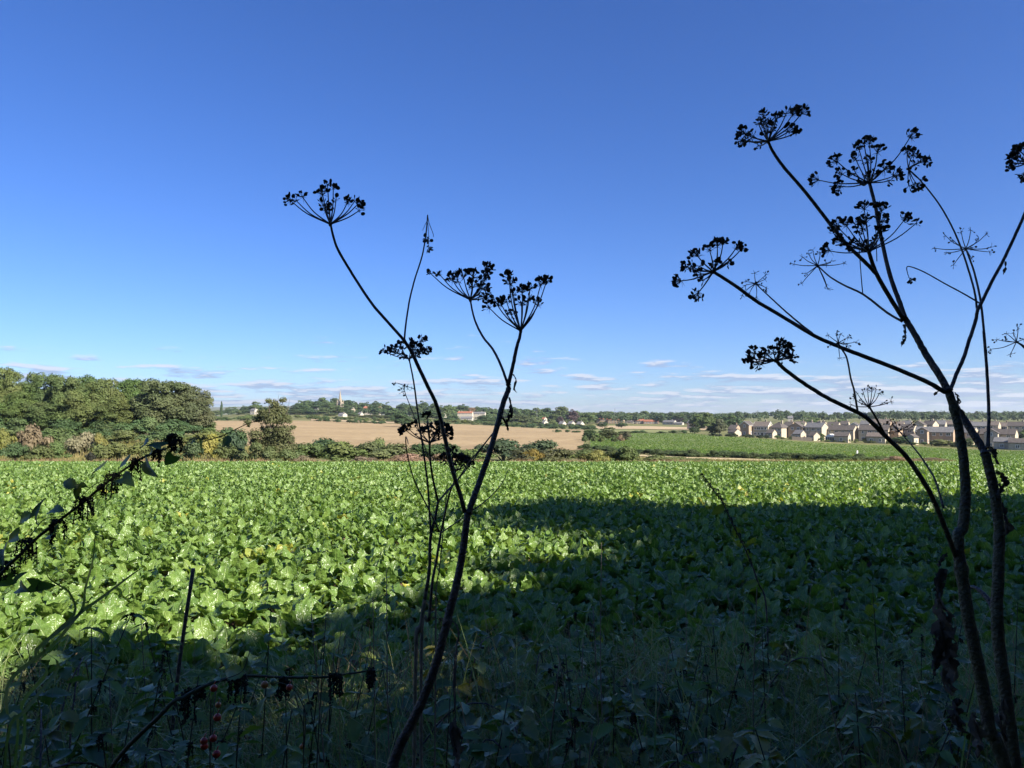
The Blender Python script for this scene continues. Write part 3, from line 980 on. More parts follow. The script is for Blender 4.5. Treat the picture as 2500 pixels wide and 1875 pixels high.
# dry grass along the hedge foot: too many blades to count
def grass_geo(X, Y, Z, H, Wd, r, lean=0.5, seg=3):
    n = len(X)
    q = r.uniform(0, 6.28, n); ln = r.uniform(0.1, lean, n) * H
    dx, dy = np.cos(q), np.sin(q)
    wx, wy = -dy, dx
    q2 = q + r.uniform(-1.2, 1.2, n)
    wx, wy = -np.sin(q2), np.cos(q2)
    V = []
    for k in range(seg + 1):
        s = k / seg
        w = Wd * (1 - s ** 1.6) + 0.0004
        cx = X + dx * ln * s * s; cy = Y + dy * ln * s * s; cz = Z + H * (s - 0.22 * s * s * (ln / H) * 1.6)
        V.append(np.stack([cx - wx * w, cy - wy * w, cz], 1)); V.append(np.stack([cx + wx * w, cy + wy * w, cz], 1))
    V = np.stack(V, 1)
    m = 2 * (seg + 1)
    base = np.arange(n)[:, None] * m
    Q = np.concatenate([base + np.array([[2 * k, 2 * k + 1, 2 * k + 3, 2 * k + 2]]) for k in range(seg)], 0)
    return V.reshape(-1, 3), Q


r_g = np.random.default_rng(5)
n = 16000
U_ = r_g.uniform(-60, 1750, n); D_ = 77.6 + np.abs(r_g.normal(0, 1.6, n))
X = (U_ - 1250) / F * D_; Z = ground(X, D_) - 0.02
clump = 0.55 + 0.45 * np.sin(X * 0.9 + 2 * np.sin(X * 0.23))
V, Q = grass_geo(X, D_, Z, r_g.uniform(0.25, 0.9, n) * (0.55 + 0.5 * clump), np.full(n, 0.018), r_g, 0.7, 2)
tag(link('dry_grass', mesh_np('dry_grass', V, Q, M_dry, False)), 'pale dry grass along the foot of the hedge', 'dry grass', kind='stuff')
n = 9000
U_ = r_g.uniform(1500, 2330, n); k_ = r_g.uniform(0, 1, n)
D_ = np.interp(U_, [1500, 1700, 2060, 2330], [80, 82, 86, 88]) + k_ * np.interp(U_, [1500, 1900, 2330], [45, 16, 8])
X = (U_ - 1250) / F * D_; Z = ground(X, D_)
V, Q = grass_geo(X, D_, Z, r_g.uniform(0.2, 0.75, n), np.full(n, 0.022), r_g, 0.7, 2)
M_rough = leaf_mat('rough_grass', [(0.12, 0.125, 0.035), (0.19, 0.17, 0.06), (0.29, 0.23, 0.11)], rough=0.8, spec=0.1, trans=0.3, nscale=0.25)
tag(link('rough_grass', mesh_np('rough_grass', V, Q, M_rough, False)), 'olive rough grass beyond the right part of the beet field', 'rough grass', kind='stuff')
n = 14000                                                        # rank grass between hedge and wood
U_ = r_g.uniform(-100, 720, n); D_ = r_g.uniform(84, 150, n)
X = (U_ - 1250) / F * D_; Z = ground(X, D_)
V, Q = grass_geo(X, D_, Z, r_g.uniform(0.4, 1.0, n), np.full(n, 0.03), r_g, 0.7, 2)
tag(link('tall_grass', mesh_np('tall_grass', V, Q, M_rough, False)), 'tall olive grass between the hedge and the wood', 'tall grass', kind='stuff')

# hedge between the green crop and the straw strip, and other far hedges
def hedge_row(pts_, d_h, w, col, label, group, step):
    for (u0, d0), (u1, d1) in zip(pts_[:-1], pts_[1:]):
        L = (foot(u1, d1) - foot(u0, d0)).length
        k = max(1, int(L / step))
        for i in range(k):
            f = (i + random.uniform(0.2, 0.8)) / k
            put_bush(u0 + (u1 - u0) * f, d0 + (d1 - d0) * f, d_h * random.uniform(0.7, 1.3), w * random.uniform(0.9, 1.4), jit(col, .2), label, group, 'hedge_bush')


hedge_row([(1425, 186), (1560, 166), (1700, 146), (1900, 122), (2120, 106)], 1.25, 4.2, (0.062, 0.088, 0.032), 'low dark bush in the hedge below the green crop field', 'low hedge below the green crop field', 3.0)
hedge_row([(1190, 704), (1330, 650), (1450, 590)], 3.0, 10, G_DARK, 'dark bush in the hedge at the far end of the stubble field', 'far hedge of the stubble field', 9)
hedge_row([(1340, 450), (1560, 445), (1690, 440)], 1.8, 6.5, G_DARK, 'dark bush in the hedge behind the green crop field', 'hedge behind the green crop field', 6.5)
hedge_row([(760, 655), (900, 665), (1080, 692), (1190, 704)], 2.2, 9, G_DARK, 'dark bush in the hedge between the stubble field and the village', 'village side hedge of the stubble field', 9)
hedge_row([(470, 665), (600, 665), (720, 660)], 5, 13, G_MID, 'bush in the hedge beyond the stubble field, left of the hawthorn', 'hedge beyond the stubble field on the left', 8)
hedge_row([(1735, 352), (1880, 350)], 1.9, 4.5, (0.04, 0.055, 0.03), 'dark clipped hedge bush below the leftmost estate houses', 'garden hedge of the estate', 3.2)
for x, y, w in ((735, 455, 30), (785, 453, 55), (845, 456, 60), (895, 459, 30), (1055, 466, 90), (1000, 464, 30)):
    u, v = z2(x + 300 if x < 600 else x + 420, y)
for i, (x, w) in enumerate(((1050, 40), (1200, 45), (1290, 90), (1345, 70), (1385, 40), (1500, 60), (1550, 75))):
    u, v = z2(x, 0)
    put_bush(u, 635, 3.0, w / 3.456 / F * 635 * 1.1, jit(G_DARK, .2), 'small dark bush standing out in the stubble field below the church', 'small bushes in the stubble field')

# isolated and village trees: (frame x, y, width, distance, colour)
def far_trees(fr_, sc, rows, label, group, name='village_tree'):
    for q in rows:
        x, y, w, d, c = q[:5]
        u, v = fr_(x, y)
        d = d * (1.55 if sc > 3 else 1.0) + (25 if sc < 3 and d < 400 else 0)
        put_tree(q[5] if len(q) > 5 else random.choice(FAR), u, d, v, w / sc * 1.4, jit(c, .14), name, label, group=group)


u, v = z3(1238, 338); put_tree(FAR[0], u, 300, v, 44, G_DARK, 'field_tree', 'dark round tree at the right end of the stubble field')
u, v = z3(1400, 308); put_tree(FAR[1], u, 296, v, 52, (0.060, 0.075, 0.026), 'field_tree', 'larger dark tree between two others at the stubble corner')
u, v = z3(1540, 335); put_tree(FAR[2], u, 292, v, 36, (0.085, 0.085, 0.045), 'field_tree', 'brownish round tree left of the green crop field')
for i, (x, w, c) in enumerate(((1210, 60, G_MID), (1330, 70, G_OLIVE), (1450, 70, G_MID), (1270, 50, G_HEDGE), (1500, 60, G_BROWN))):
    u, v = z3(x, 0)
    put_bush(u, 272, 3.0, w / 3.456 / F * 272 * 1.2, c, 'bush at the feet of the three trees at the stubble corner', 'bushes under the three field trees')
u, v = z2(1735, 350); put_tree(FAR[3], u, 545, v, 52, G_DARK, 'field_tree', 'broad dark tree standing alone on the stubble edge left of the centre')
u, v = z2(210, 282); put_tree(POP, u, 900, v, 8, G_DARK, 'poplar_tree', 'slim poplar on the skyline left of the hawthorn')
far_trees(z2, 3.456, [(300, 315, 100, 800, G_MID), (405, 305, 70, 720, G_DARK), (495, 265, 90, 700, G_MID), (440, 320, 80, 740, G_DARK), (360, 340, 80, 700, G_MID), (560, 320, 80, 690, G_MID), (170, 345, 80, 850, G_MID)],
          'skyline tree between the wood and the hawthorn', 'skyline trees left of the hawthorn')
far_trees(z2, 3.456, [(870, 300, 180, 640, G_DARK), (905, 245, 110, 720, G_MID), (950, 250, 50, 730, G_MID, SPARSE), (830, 330, 120, 630, G_MID), (940, 330, 120, 630, G_DARK), (1020, 265, 130, 720, G_DARK), (1065, 235, 100, 760, G_MID), (1110, 280, 130, 700, G_DARK), (1160, 240, 80, 800, G_DARK), (1170, 290, 120, 680, G_MID), (1060, 320, 120, 660, G_MID), (980, 380, 120, 620, G_HEDGE), (1130, 375, 110, 625, G_MID)],
          'tree crowding the hill left of the church spire', 'trees left of the church spire')
far_trees(z2, 3.456, [(1265, 240, 110, 790, G_DARK), (1255, 290, 110, 690, G_DARK), (1330, 285, 80, 720, G_MID), (1370, 300, 80, 720, G_DARK), (1440, 270, 90, 780, G_DARK), (1510, 262, 100, 790, G_DARK), (1600, 266, 60, 770, G_MID, SPARSE), (1560, 280, 80, 780, G_MID), (1330, 370, 90, 640, G_MID), (1300, 350, 90, 660, G_DARK), (1400, 390, 110, 620, G_HEDGE), (1500, 385, 120, 615, G_HEDGE), (1590, 385, 110, 615, G_HEDGE)],
          'tree around the pale houses right of the church spire', 'trees right of the church spire')
far_trees(z2, 3.456, [(1640, 305, 120, 680, G_MID), (1740, 278, 100, 740, G_DARK), (1800, 290, 100, 720, G_MID), (1905, 258, 100, 740, G_DARK), (1850, 310, 120, 680, G_MID), (1980, 280, 120, 720, G_DARK), (2060, 300, 90, 720, G_MID), (1940, 340, 110, 640, G_DARK), (1880, 380, 110, 560, G_DARK), (2030, 360, 130, 600, G_MID), (2100, 320, 90, 650, G_MID), (1660, 380, 100, 600, G_MID)],
          'village tree behind the forked stem in the middle of the photo', 'village trees left of the long white house')
far_trees(z3, 3.456, [(60, 122, 120, 720, G_MID), (170, 116, 90, 740, G_DARK), (250, 150, 90, 760, G_BROWN), (335, 128, 120, 700, G_DARK), (420, 152, 110, 720, G_MID), (520, 160, 110, 700, G_DARK), (620, 145, 100, 710, G_MID), (720, 165, 120, 720, G_DARK), (350, 212, 130, 560, G_DARK), (300, 250, 60, 550, G_DARK), (30, 235, 130, 570, G_DARK), (90, 220, 100, 580, G_DARK), (450, 230, 110, 570, G_MID), (660, 205, 160, 560, (0.08, 0.10, 0.04)), (570, 235, 90, 580, G_MID), (440, 265, 60, 540, G_MID)],
          'village tree around the long white house behind the leaning stem', 'village trees by the long white house')
far_trees(z3, 3.456, [(790, 232, 110, 540, G_PALE), (890, 150, 100, 700, G_DARK), (840, 180, 90, 690, G_MID), (1000, 138, 120, 700, G_MID), (925, 252, 60, 550, G_PALE), (960, 190, 90, 640, G_MID), (1065, 245, 70, 570, G_PALE), (1170, 235, 80, 600, G_MID), (1220, 188, 140, 640, G_MID), (770, 175, 110, 690, G_MID), (1290, 192, 110, 680, G_OLIVE)],
          'village tree around the row of white gabled cottages', 'village trees by the white cottages')
u, v = z3(1100, 158); put_tree(FAR[4], u, 960, v, 38, G_COPPER, 'village_tree', 'dark purple copper beech above the white cottages')
u, v = z3(992, 226); put_tree(FAR[0], u, 905, v, 22, G_COPPER, 'village_tree', 'small purple tree between the white cottages')
far_trees(z3, 3.456, [(1400, 182, 150, 800, G_MID), (1500, 182, 130, 820, G_OLIVE), (1600, 190, 120, 800, G_OLIVE), (1700, 178, 90, 780, G_MID), (1780, 194, 80, 820, G_DARK), (1845, 195, 90, 800, G_OLIVE), (1930, 205, 110, 790, G_MID), (2010, 200, 130, 760, G_BROWN), (2100, 195, 110, 790, G_OLIVE), (2185, 190, 90, 780, G_MID), (1350, 270, 80, 470, G_DARK), (1510, 262, 80, 470, G_DARK), (1580, 235, 120, 690, G_MID), (1850, 250, 80, 700, G_MID), (2000, 245, 120, 680, G_COPPER), (2110, 320, 60, 420, G_DARK), (2060, 250, 80, 650, G_MID)],
          'tree behind or beside the red-roofed houses in the middle distance', 'trees by the red roofed houses')
far_trees(z4, 2.697, [(125, 138, 95, 560, G_MID), (60, 158, 90, 620, G_MID), (190, 165, 100, 600, G_DARK), (265, 160, 110, 640, G_MID), (330, 185, 90, 620, G_DARK), (205, 190, 80, 380, (0.085, 0.10, 0.05)), (160, 225, 70, 385, G_MID), (40, 245, 60, 420, G_DARK)],
          'tree at the left end of the brown housing estate', 'trees at the left end of the estate')
far_trees(z4, 2.697, [(800, 163, 110, 620, G_MID, SPARSE), (760, 190, 80, 600, G_DARK), (870, 285, 50, 338, G_OLIVE), (1000, 195, 80, 620, G_MID), (1390, 300, 85, 312, G_DARK), (1660, 322, 110, 303, G_PALE), (1760, 345, 70, 300, G_DARK), (1840, 310, 50, 305, G_MID), (2200, 262, 50, 350, G_MID), (960, 312, 24, 330, G_DARK), (1265, 335, 50, 318, G_BROWN), (1190, 285, 45, 320, G_BROWN)],
          'garden tree or shrub among the brown estate houses', 'garden trees of the estate', 'garden_tree')
for i in range(34):
    u = 1890 + i * 18 + random.uniform(-6, 6); d = np.interp(u, [1780, 2100, 2500], [366, 344, 316])
    put_bush(u, d, random.uniform(0.9, 2.2), random.uniform(3, 6), jit(random.choice([G_HEDGE, G_DARK, G_DARK, G_OLIVE, G_PALE]), .2), 'low garden shrub along the field side of the estate', 'garden shrubs of the estate', 'garden_shrub')

for i in range(26):
    u = random.uniform(1800, 2500); d = float(np.interp(u, [1780, 2100, 2500], [425, 405, 375])) + random.uniform(-6, 30)
    put_tree(random.choice(FAR), u, d, foot(u, d).z and (1015 - F * (foot(u, d).z + random.uniform(5.0, 8.5) - EYE) / d), random.uniform(16, 28), jit(random.choice([G_MID, G_DARK, G_OAK, G_PALE]), .15), 'garden_tree', 'garden tree between the front and back rows of the estate', group='trees between the estate rows')

# far-off woodland on the ridge: one mass
Vs, Qs, o = [], [], 0
for i in range(620):
    u = random.uniform(1330, 2900) if i < 430 else random.uniform(-300, 1400)
    d = random.uniform(980, 1500) if i < 430 else random.uniform(1000, 1900)
    hill = 3.5 * math.exp(-((u - 1880) / 90) ** 2) + 3.5 * math.exp(-((u - 2240) / 130) ** 2) + 2.5 * math.exp(-((u - 2480) / 90) ** 2)
    p = foot(u, d)
    H = (random.uniform(11, 16) + hill) if i < 430 else random.uniform(7, 12); R = random.uniform(7, 11)
    lob = [((p.x + random.uniform(-R, R) * .6, p.y + random.uniform(-R, R) * .6, p.z + H * random.uniform(.45, .72)), (R * .6, R * .6, H * .32)) for _ in range(3)]
    V, Q = crown_geo(r_t, lob, 190, 1.4, inner=0.85)
    Vs.append(V); Qs.append(Q + o); o += len(V)
o_ = link('far_woodland', mesh_np('far_woodland', np.vstack(Vs), np.vstack(Qs), M_fol, False))
o_.color = c4((0.055, 0.085, 0.035))
tag(o_, 'dark far-off woodland along the ridge behind the houses', 'woodland', kind='stuff')
#PART3
# ------------------------------------------------------------------ houses
BOXM = {}


def box_mesh(name, d, mat):
    k = (name, tuple(round(q, 2) for q in d), mat.name)
    if k not in BOXM:
        b = MB(); b.box((0, 0, 0), d)
        BOXM[k] = b.mesh(name, mat)
    return BOXM[k]


def add_window(parent, x, y, z, w, h, face, frame_mat=None):
    """face: '-y' front, '-x'/'+x' gable. the frame stands 4 cm proud, the pane sits 2 cm back in it"""
    rz = {'-y': 0, '+x': math.pi / 2, '-x': -math.pi / 2}[face]
    b = BOXM.get(('wf', round(w, 1), round(h, 1)))
    if b is None:
        m = MB(); t = 0.15
        m.box((0, 0, h / 2 - t / 2), (w, 0.1, t)); m.box((0, 0, -h / 2 + t / 2), (w + .12, 0.16, t))
        m.box((-w / 2 + t / 2, 0, 0), (t, 0.1, h - 2 * t)); m.box((w / 2 - t / 2, 0, 0), (t, 0.1, h - 2 * t))
        if w > 1.0: m.box((0, 0, 0), (t * .8, 0.1, h - 2 * t))
        b = m.mesh('window', M_white); BOXM[('wf', round(w, 1), round(h, 1))] = b
    o = link('window', b, parent, (x, y, z), (0, 0, rz))
    link('pane', box_mesh('pane', (w - .30, 0.05, h - .30), M_glass), o, (0, 0.012, 0))


def house(u0, u1, d, ridge_v, label, form='side', turn=-45, wall=None, roof=None, eave=None, depth=7.0, nwin=3, storeys=2, barge=None,
          chimney=1, group='houses of the brown estate', cat='house', name='house', door=True, foot_drop=0.0, gable_win=0, hip=False):
    """form 'side': eaves front turned to the camera and a gable on the right; 'front': gable end turned to the camera"""
    wall = wall or M_brick; roof = roof or M_tile
    uc = (u0 + u1) / 2
    p = foot(uc, d)
    p.z -= foot_drop
    span = (u1 - u0) / F * d
    az = math.atan2((uc - 1250) / F, 1)
    tn = math.radians(turn)
    # visible share of front and gable from here
    vx, vy = -math.sin(az), -math.cos(az)
    if form == 'front': tn += math.pi / 2
    front = abs(math.cos(tn + az)); gab = abs(math.sin(tn + az))
    if form == 'side':
        L = max(3.0, (span - gab * depth) / max(front, .3))
        Dp = depth
    else:
        Dp = depth
        L = max(3.0, (span - gab * Dp) / max(front, .3)) if front > 0.25 else depth
        L = min(max(L, 4.0), 11.0)
        Dp = max(3.5, (span - front * L) / max(gab, .3))
    H = max(2.4, at(uc, ridge_v, d).z - p.z)
    rise = min(Dp * 0.5 * math.tan(math.radians(33)), H * 0.45)
    E = H - rise
    t = thing(name, label, cat, p, tn, group)
    # walls with the two gables in one shell
    b = MB()
    x, y = L / 2, Dp / 2
    s = -0.6
    if hip:
        b.box((0, 0, (E + s) / 2), (L, Dp, E - s))
    else:
        pr = [(-y, s), (y, s), (y, E), (0, H), (-y, E)]
        vs = [(-x, q[0], q[1]) for q in pr] + [(x, q[0], q[1]) for q in pr]
        b.add(vs, [(4, 3, 2, 1, 0), (5, 6, 7, 8, 9), (0, 1, 6, 5), (1, 2, 7, 6), (4, 9, 8, 3), (2, 3, 8, 7), (0, 5, 9, 4)])
    link('wall', b.mesh('wall', wall), t)
    # roof: two slabs with overhang
    b = MB(); ov, th = 0.35, 0.16
    sl = rise / y
    ye = y + ov; ze = H - sl * ye
    xr = x + (0.18 if not hip else ov)
    xi = x - (y if hip else 0) if hip else xr
    if hip: xi = max(0.4, x - y)
    up = 0.06
    for sg in (-1, 1):
        a = [(-xr, sg * ye, ze + up), (xr, sg * ye, ze + up), (xi, 0, H + up), (-xi, 0, H + up)]
        c = [(q[0], q[1], q[2] + th) for q in a]
        b.add(a + c, [(0, 1, 2, 3), (7, 6, 5, 4), (0, 4, 5, 1), (1, 5, 6, 2), (2, 6, 7, 3), (3, 7, 4, 0)])
    if hip:
        for sg in (-1, 1):
            a = [(sg * xr, -ye, ze + up), (sg * xr, ye, ze + up), (sg * xi, 0, H + up)]
            c = [(q[0], q[1], q[2] + th) for q in a]
            b.add(a + c, [(0, 1, 2), (5, 4, 3), (0, 3, 4, 1), (1, 4, 5, 2), (2, 5, 3, 0)])
    rf = link('roof', b.mesh('roof', roof), t)
    if chimney:
        for k in range(chimney):
            cx = (-0.25, 0.33, -.42)[k % 3] * L if chimney > 1 else 0.22 * L
            m = MB(); m.box((0, 0, 0.3), (0.75, 0.55, 1.7)); m.box((0, 0, 1.2), (0.85, 0.65, 0.12))
            m.tube([(0.16, 0, 1.26), (0.16, 0, 1.55)], 0.11, 8); m.tube([(-0.16, 0, 1.26), (-0.16, 0, 1.55)], 0.11, 8)
            link('chimney', m.mesh('chimney', wall), rf, (cx, 0.1, H - 0.2))
    if barge:
        for sx in (-1, 1):
            m = MB()
            for sg in (-1, 1):
                a = Vector((sx * (xr + .03), sg * ye, ze - 0.06)); c = Vector((sx * (xr + .03), 0, H - 0.06))
                q = [a, c, c + Vector((0, 0, .30)), a + Vector((0, 0, .30))]
                q2 = [w_ + Vector((sx * .05, 0, 0)) for w_ in q]
                m.add(q + q2, [(0, 1, 2, 3), (7, 6, 5, 4), (0, 4, 5, 1), (2, 6, 7, 3), (0, 3, 7, 4), (1, 5, 6, 2)])
            link('bargeboard', m.mesh('bargeboard', barge), t)
    # gutter boards under the eaves
    m = MB(); m.box((0, -ye + .05, ze + .02), (2 * xr - .1, 0.09, 0.16))
    link('gutter', m.mesh('gutter', M_white if barge else M_lead), t)
    # windows and door on the side turned to the camera
    wh = 1.45
    if form == 'side':
        for st in range(storeys):
            zc_ = (E - 1.0) if st == storeys - 1 and storeys > 1 else 1.45
            if storeys == 1: zc_ = min(1.45, E - 0.75)
            for i in range(nwin):
                xx = (-0.5 + (i + 0.5) / nwin) * L * 0.94
                if st == 0 and door and i == nwin // 2:
                    dz = min(2.05, E - .3)
                    dr = link('door', box_mesh('door', (1.7, 0.09, dz), M_white), t, (xx, -y - 0.04, dz / 2 + .02))
                    link('pane', box_mesh('pane', (1.35, 0.05, dz - .35), M_glass), dr, (0, -0.03, 0.05))
                else:
                    add_window(t, xx, -y - 0.05, zc_, (1.5, 1.0, 1.9)[(i + st) % 3], wh, '-y')
        for k in range(gable_win):
            add_window(t, x + 0.05, 0, E - .7, 1.0, 1.1, '+x')
    else:
        for st in range(storeys):
            zc_ = (E - 0.6) if st == storeys - 1 and storeys > 1 else min(1.45, E - .4)
            for i in range(max(1, nwin - 1)):
                n_ = max(1, nwin - 1)
                yy = (-0.5 + (i + 0.5) / n_) * Dp * 0.85
                add_window(t, -x - 0.05, yy, zc_, 1.3, wh, '-x')
        for i in range(1):
            add_window(t, 0, -y - 0.05, min(1.5, E - .8), 1.3, wh, '-y')
    return t


EST = 'houses of the brown estate'


def est(x0, x1, d, ry, label, **k):
    u0, v = z4(x0, ry); u1, _ = z4(x1, ry)
    d += 38 if d < 360 else 55
    k.setdefault('turn', random.choice([-38, -44, -50, -56]))
    k.setdefault('roof', random.choice([M_tile, M_tile, M_tile_b, M_tile_g]))
    if k.get('cat') == 'garage': d -= 12
    return house(u0, u1, d, v, label, **k)


est(342, 428, 352, 212, 'brown gable-fronted house with white bargeboards, leftmost of the estate', form='front', barge=M_white, nwin=2, chimney=0, wall=M_brick2)
est(428, 550, 350, 216, 'long-roofed house with a white edged gable beside the leftmost gable house', barge=M_white, nwin=4)
est(532, 662, 346, 220, 'hip-roofed brown house with a lit cream side, third from the left in the front row', hip=True, nwin=3, depth=8)
est(660, 772, 344, 222, 'gable-fronted brown house, fourth from the left in the front row', form='front', nwin=3, chimney=0, wall=M_brick2)
est(770, 916, 338, 222, 'brown house with a sunlit cream gable left of the conservatory', nwin=3, wall=M_brick)
est(912, 1108, 334, 238, 'wide house with a row of upper windows above the white conservatory', nwin=4)
est(1128, 1322, 326, 238, 'wide brown house right of the garage with the lit gable', nwin=4)
est(1316, 1404, 322, 232, 'gable-fronted brown house behind the thin umbel stalk', form='front', nwin=2, wall=M_brick2)
est(1396, 1502, 324, 232, 'narrow house with a sunlit pale gable left of the big white-windowed house', nwin=2)
est(1506, 1736, 312, 250, 'big brown house with tall white patio windows, left of the thick stems', nwin=5, chimney=0, wall=M_brick2)
est(1536 - 30, 1536 + 40, 308, 254, 'gabled front wing of the big house with white patio windows', form='front', nwin=2, chimney=0, wall=M_brick2, depth=5)
est(1728, 1900, 310, 252, 'dark-fronted house half hidden behind the two thick stems', nwin=3)
est(1932, 2146, 302, 263, 'brown house with a lit right gable just right of the thick stems', nwin=3)
est(1950, 2032, 297, 264, 'gabled front wing of the house right of the thick stems', form='front', nwin=2, chimney=0, depth=5)
G2 = 'garages of the brown estate'
kw = dict(storeys=1, chimney=0, door=False, depth=5.0, group=G2, cat='garage', name='garage')
est(262, 346, 345, 262, 'low garage with a sloping roof at the left end of the estate', nwin=1, **kw)
est(520, 575, 338, 266, 'small brown lean-to annex in front of the hip-roofed house', nwin=1, **kw)
est(690, 770, 334, 272, 'brown flat-fronted garage in front of the gable-fronted house', nwin=1, **kw)
est(800, 850, 330, 284, 'small garage left of the conservatory', nwin=1, **kw)
est(962, 1062, 322, 286, 'garage with a brightly lit cream gable right of the conservatory', nwin=1, **kw)
est(1176, 1300, 316, 288, 'long low garage in front of the wide brown house', nwin=2, **kw)
est(1440, 1502, 312, 298, 'small garage with a pointed gable left of the big white-windowed house', form='front', nwin=1, **kw)
est(2014, 2118, 294, 320, 'brown garage left of the garage at the right edge', nwin=1, **kw)
est(2112, 2216, 288, 326, 'brown garage cut by the right edge of the photo', nwin=1, **kw)
back = [(262, 345, 372, 236, 'side', 'low brown house behind the garage at the left end'), (626, 705, 410, 216, 'side', 'back-row house whose roof shows above the hip-roofed house'),
        (915, 1000, 400, 217, 'side', 'back-row house behind the wide house with upper windows'), (1205, 1335, 392, 200, 'side', 'taller back-row house left of the solar-roofed one'),
        (1320, 1420, 402, 214, 'side', 'back-row house with bluish solar panels on its roof'), (1476, 1560, 385, 210, 'front', 'back-row gable house above the big white-windowed house'),
        (1545, 1640, 388, 208, 'side', 'back-row house second left of the thick stems'), (1612, 1694, 392, 207, 'side', 'back-row house with a pale gable close left of the thick stems'),
        (1866, 1962, 372, 216, 'side', 'back-row house between the thick stem and the thin upright one'), (1950, 2046, 378, 213, 'side', 'back-row house with white lower windows behind the thin upright stem'),
        (2040, 2112, 384, 220, 'side', 'small back-row house right of the thin upright stem'), (2108, 2230, 366, 216, 'side', 'back-row house with a row of white windows at the right edge')]
for x0, x1, d, ry, f, lab in back:
    est(x0, x1, d, ry, lab, form=f, nwin=3 if f == 'side' else 2, wall=random.choice([M_brick, M_brick2]), door=False)
est(1062, 1128, 398, 222, 'white gable end peeping over the wide brown house', form='front', wall=M_render, barge=M_white, nwin=2, chimney=0)
for i, (x0, x1, d, ry) in enumerate([(700, 780, 430, 214), (780, 830, 440, 214), (840, 915, 425, 213), (1000, 1062, 440, 210), (1130, 1210, 425, 208), (1400, 1480, 425, 208), (1690, 1790, 420, 208), (1790, 1870, 410, 210), (2240, 2340, 380, 220)]):
    est(x0, x1, d, ry, 'brown roofed house deep in the estate, only its roof showing', nwin=2, door=False)
# solar panels on one roof
u, v = z4(1378, 222)
# conservatory
u, v = z4(938, 278)
p = foot(u, 352)
cs = thing('conservatory', 'white glazed conservatory with a pointed roof between two garages', 'conservatory', p, math.radians(45))
b = MB(); b.box((0, 0, 0.2), (3.6, 4.2, 1.0)); link('wall', b.mesh('wall', M_white), cs)
b = MB()
for sx in (-1.7, 1.7):
    for yy in np.linspace(-2, 2, 5): b.box((sx, yy, 1.45), (0.14, 0.14, 1.5))
for xx in np.linspace(-1.1, 1.1, 3):
    for sy in (-2, 2): b.box((xx, sy, 1.45), (0.14, 0.14, 1.5))
b.box((0, 0, 2.27), (3.7, 4.3, 0.14)); link('frame', b.mesh('frame', M_white), cs)
link('glazing', box_mesh('glazing', (3.3, 3.9, 1.5), M_glass), cs, (0, 0, 1.45))
b = MB(); b.prism([(-2.3, 2.36), (2.3, 2.36), (0, 3.7)], -2.0, 2.0)
ro = link('roof', b.mesh('roof', M_white), cs, (0, 0, 0), (0, 0, math.pi / 2))
# garden fence of boards
p0, p1 = foot(z4(680, 0)[0], 352), foot(z4(812, 0)[0], 349)
fn = thing('garden_fence', 'grey board fence in front of the gardens left of the conservatory', 'fence', p0)
dirv = (p1 - p0); nb_ = int(dirv.length / 0.62)
bm_ = box_mesh('board', (0.56, 0.06, 1.7), M_wood)
fa = math.atan2(dirv.y, dirv.x)
for i in range(nb_):
    q = dirv * ((i + .5) / nb_)
    link('board', bm_, fn, (q.x, q.y, q.z + 0.8 + random.uniform(-.05, .05)), (0, 0, fa))
for i in range(0, nb_ + 1, 4):
    q = dirv * (i / nb_)
    link('post', box_mesh('post', (0.14, 0.14, 2.1), M_wood), fn, (q.x, q.y + .12, q.z + 0.9))
u, _ = z4(1107, 0)
p = foot(u, 112)
mp = thing('marker_post', 'small white post standing in the low hedge beyond the beet', 'post', p)
b = MB(); b.box((0, 0, .6), (0.2, 0.12, 2.0)); b.prism([(-.1, 1.6), (.1, 1.6), (0, 1.72)], -.06, .06)
link('shaft', b.mesh('shaft', M_white), mp)

# the village in the middle distance
VG = 'village houses in the middle distance'


def sc_(f):
    return f is z4


def vil(fr_, x0, x1, d, ry, label, **k):
    u0, v = fr_(x0, ry); u1, _ = fr_(x1, ry)
    d = d * (1.0 if sc_(fr_) else (2.0 if fr_ is z3 and d <= 525 else 1.72 if fr_ is z3 else 1.5))
    lim = 14 if x1 - x0 > 75 else 8.0
    uc_ = (u0 + u1) / 2
    while at(uc_, v, d).z - foot(uc_, d).z > lim and d < 1450 and fr_ is not z4: d += 15
    k.setdefault('wall', M_render); k.setdefault('roof', M_tile_g); k.setdefault('group', VG); k.setdefault('turn', -30)
    return house(u0, u1, d, v, label, **k)


for i, (x0, x1, ry, lab) in enumerate([(838, 893, 262, 'leftmost of the white gabled cottages at the stubble edge'), (978, 1048, 272, 'second white gabled cottage from the left at the stubble edge'),
                                       (1056, 1122, 272, 'third white gabled cottage from the left at the stubble edge'), (1128, 1198, 274, 'rightmost of the white gabled cottages at the stubble edge')]):
    vil(z3, x0, x1, 404, ry, lab, storeys=1, nwin=2, chimney=1, depth=8, turn=-38, door=False)
vil(z3, 905, 965, 540, 222, 'tall white gable house rising behind the white cottages', form='front', turn=-20, nwin=2)
vil(z3, 836, 884, 545, 238, 'small white house with an orange gable left of the tall white gable', form='side', turn=-40, nwin=1, roof=M_tile_r)
vil(z3, 1032, 1078, 560, 226, 'small house with an orange roof between the purple trees', roof=M_tile_r, nwin=1)
vil(z3, 720, 760, 520, 258, 'little white house left of the pale round tree', nwin=1, storeys=1)
vil(z3, 128, 262, 600, 188, 'long white house with a red roof and three chimneys', turn=-12, roof=M_tile_r, nwin=4, chimney=3)
vil(z3, 250, 368, 605, 192, 'white house with a grey roof joined to the long red-roofed one', turn=-12, nwin=3, chimney=1)
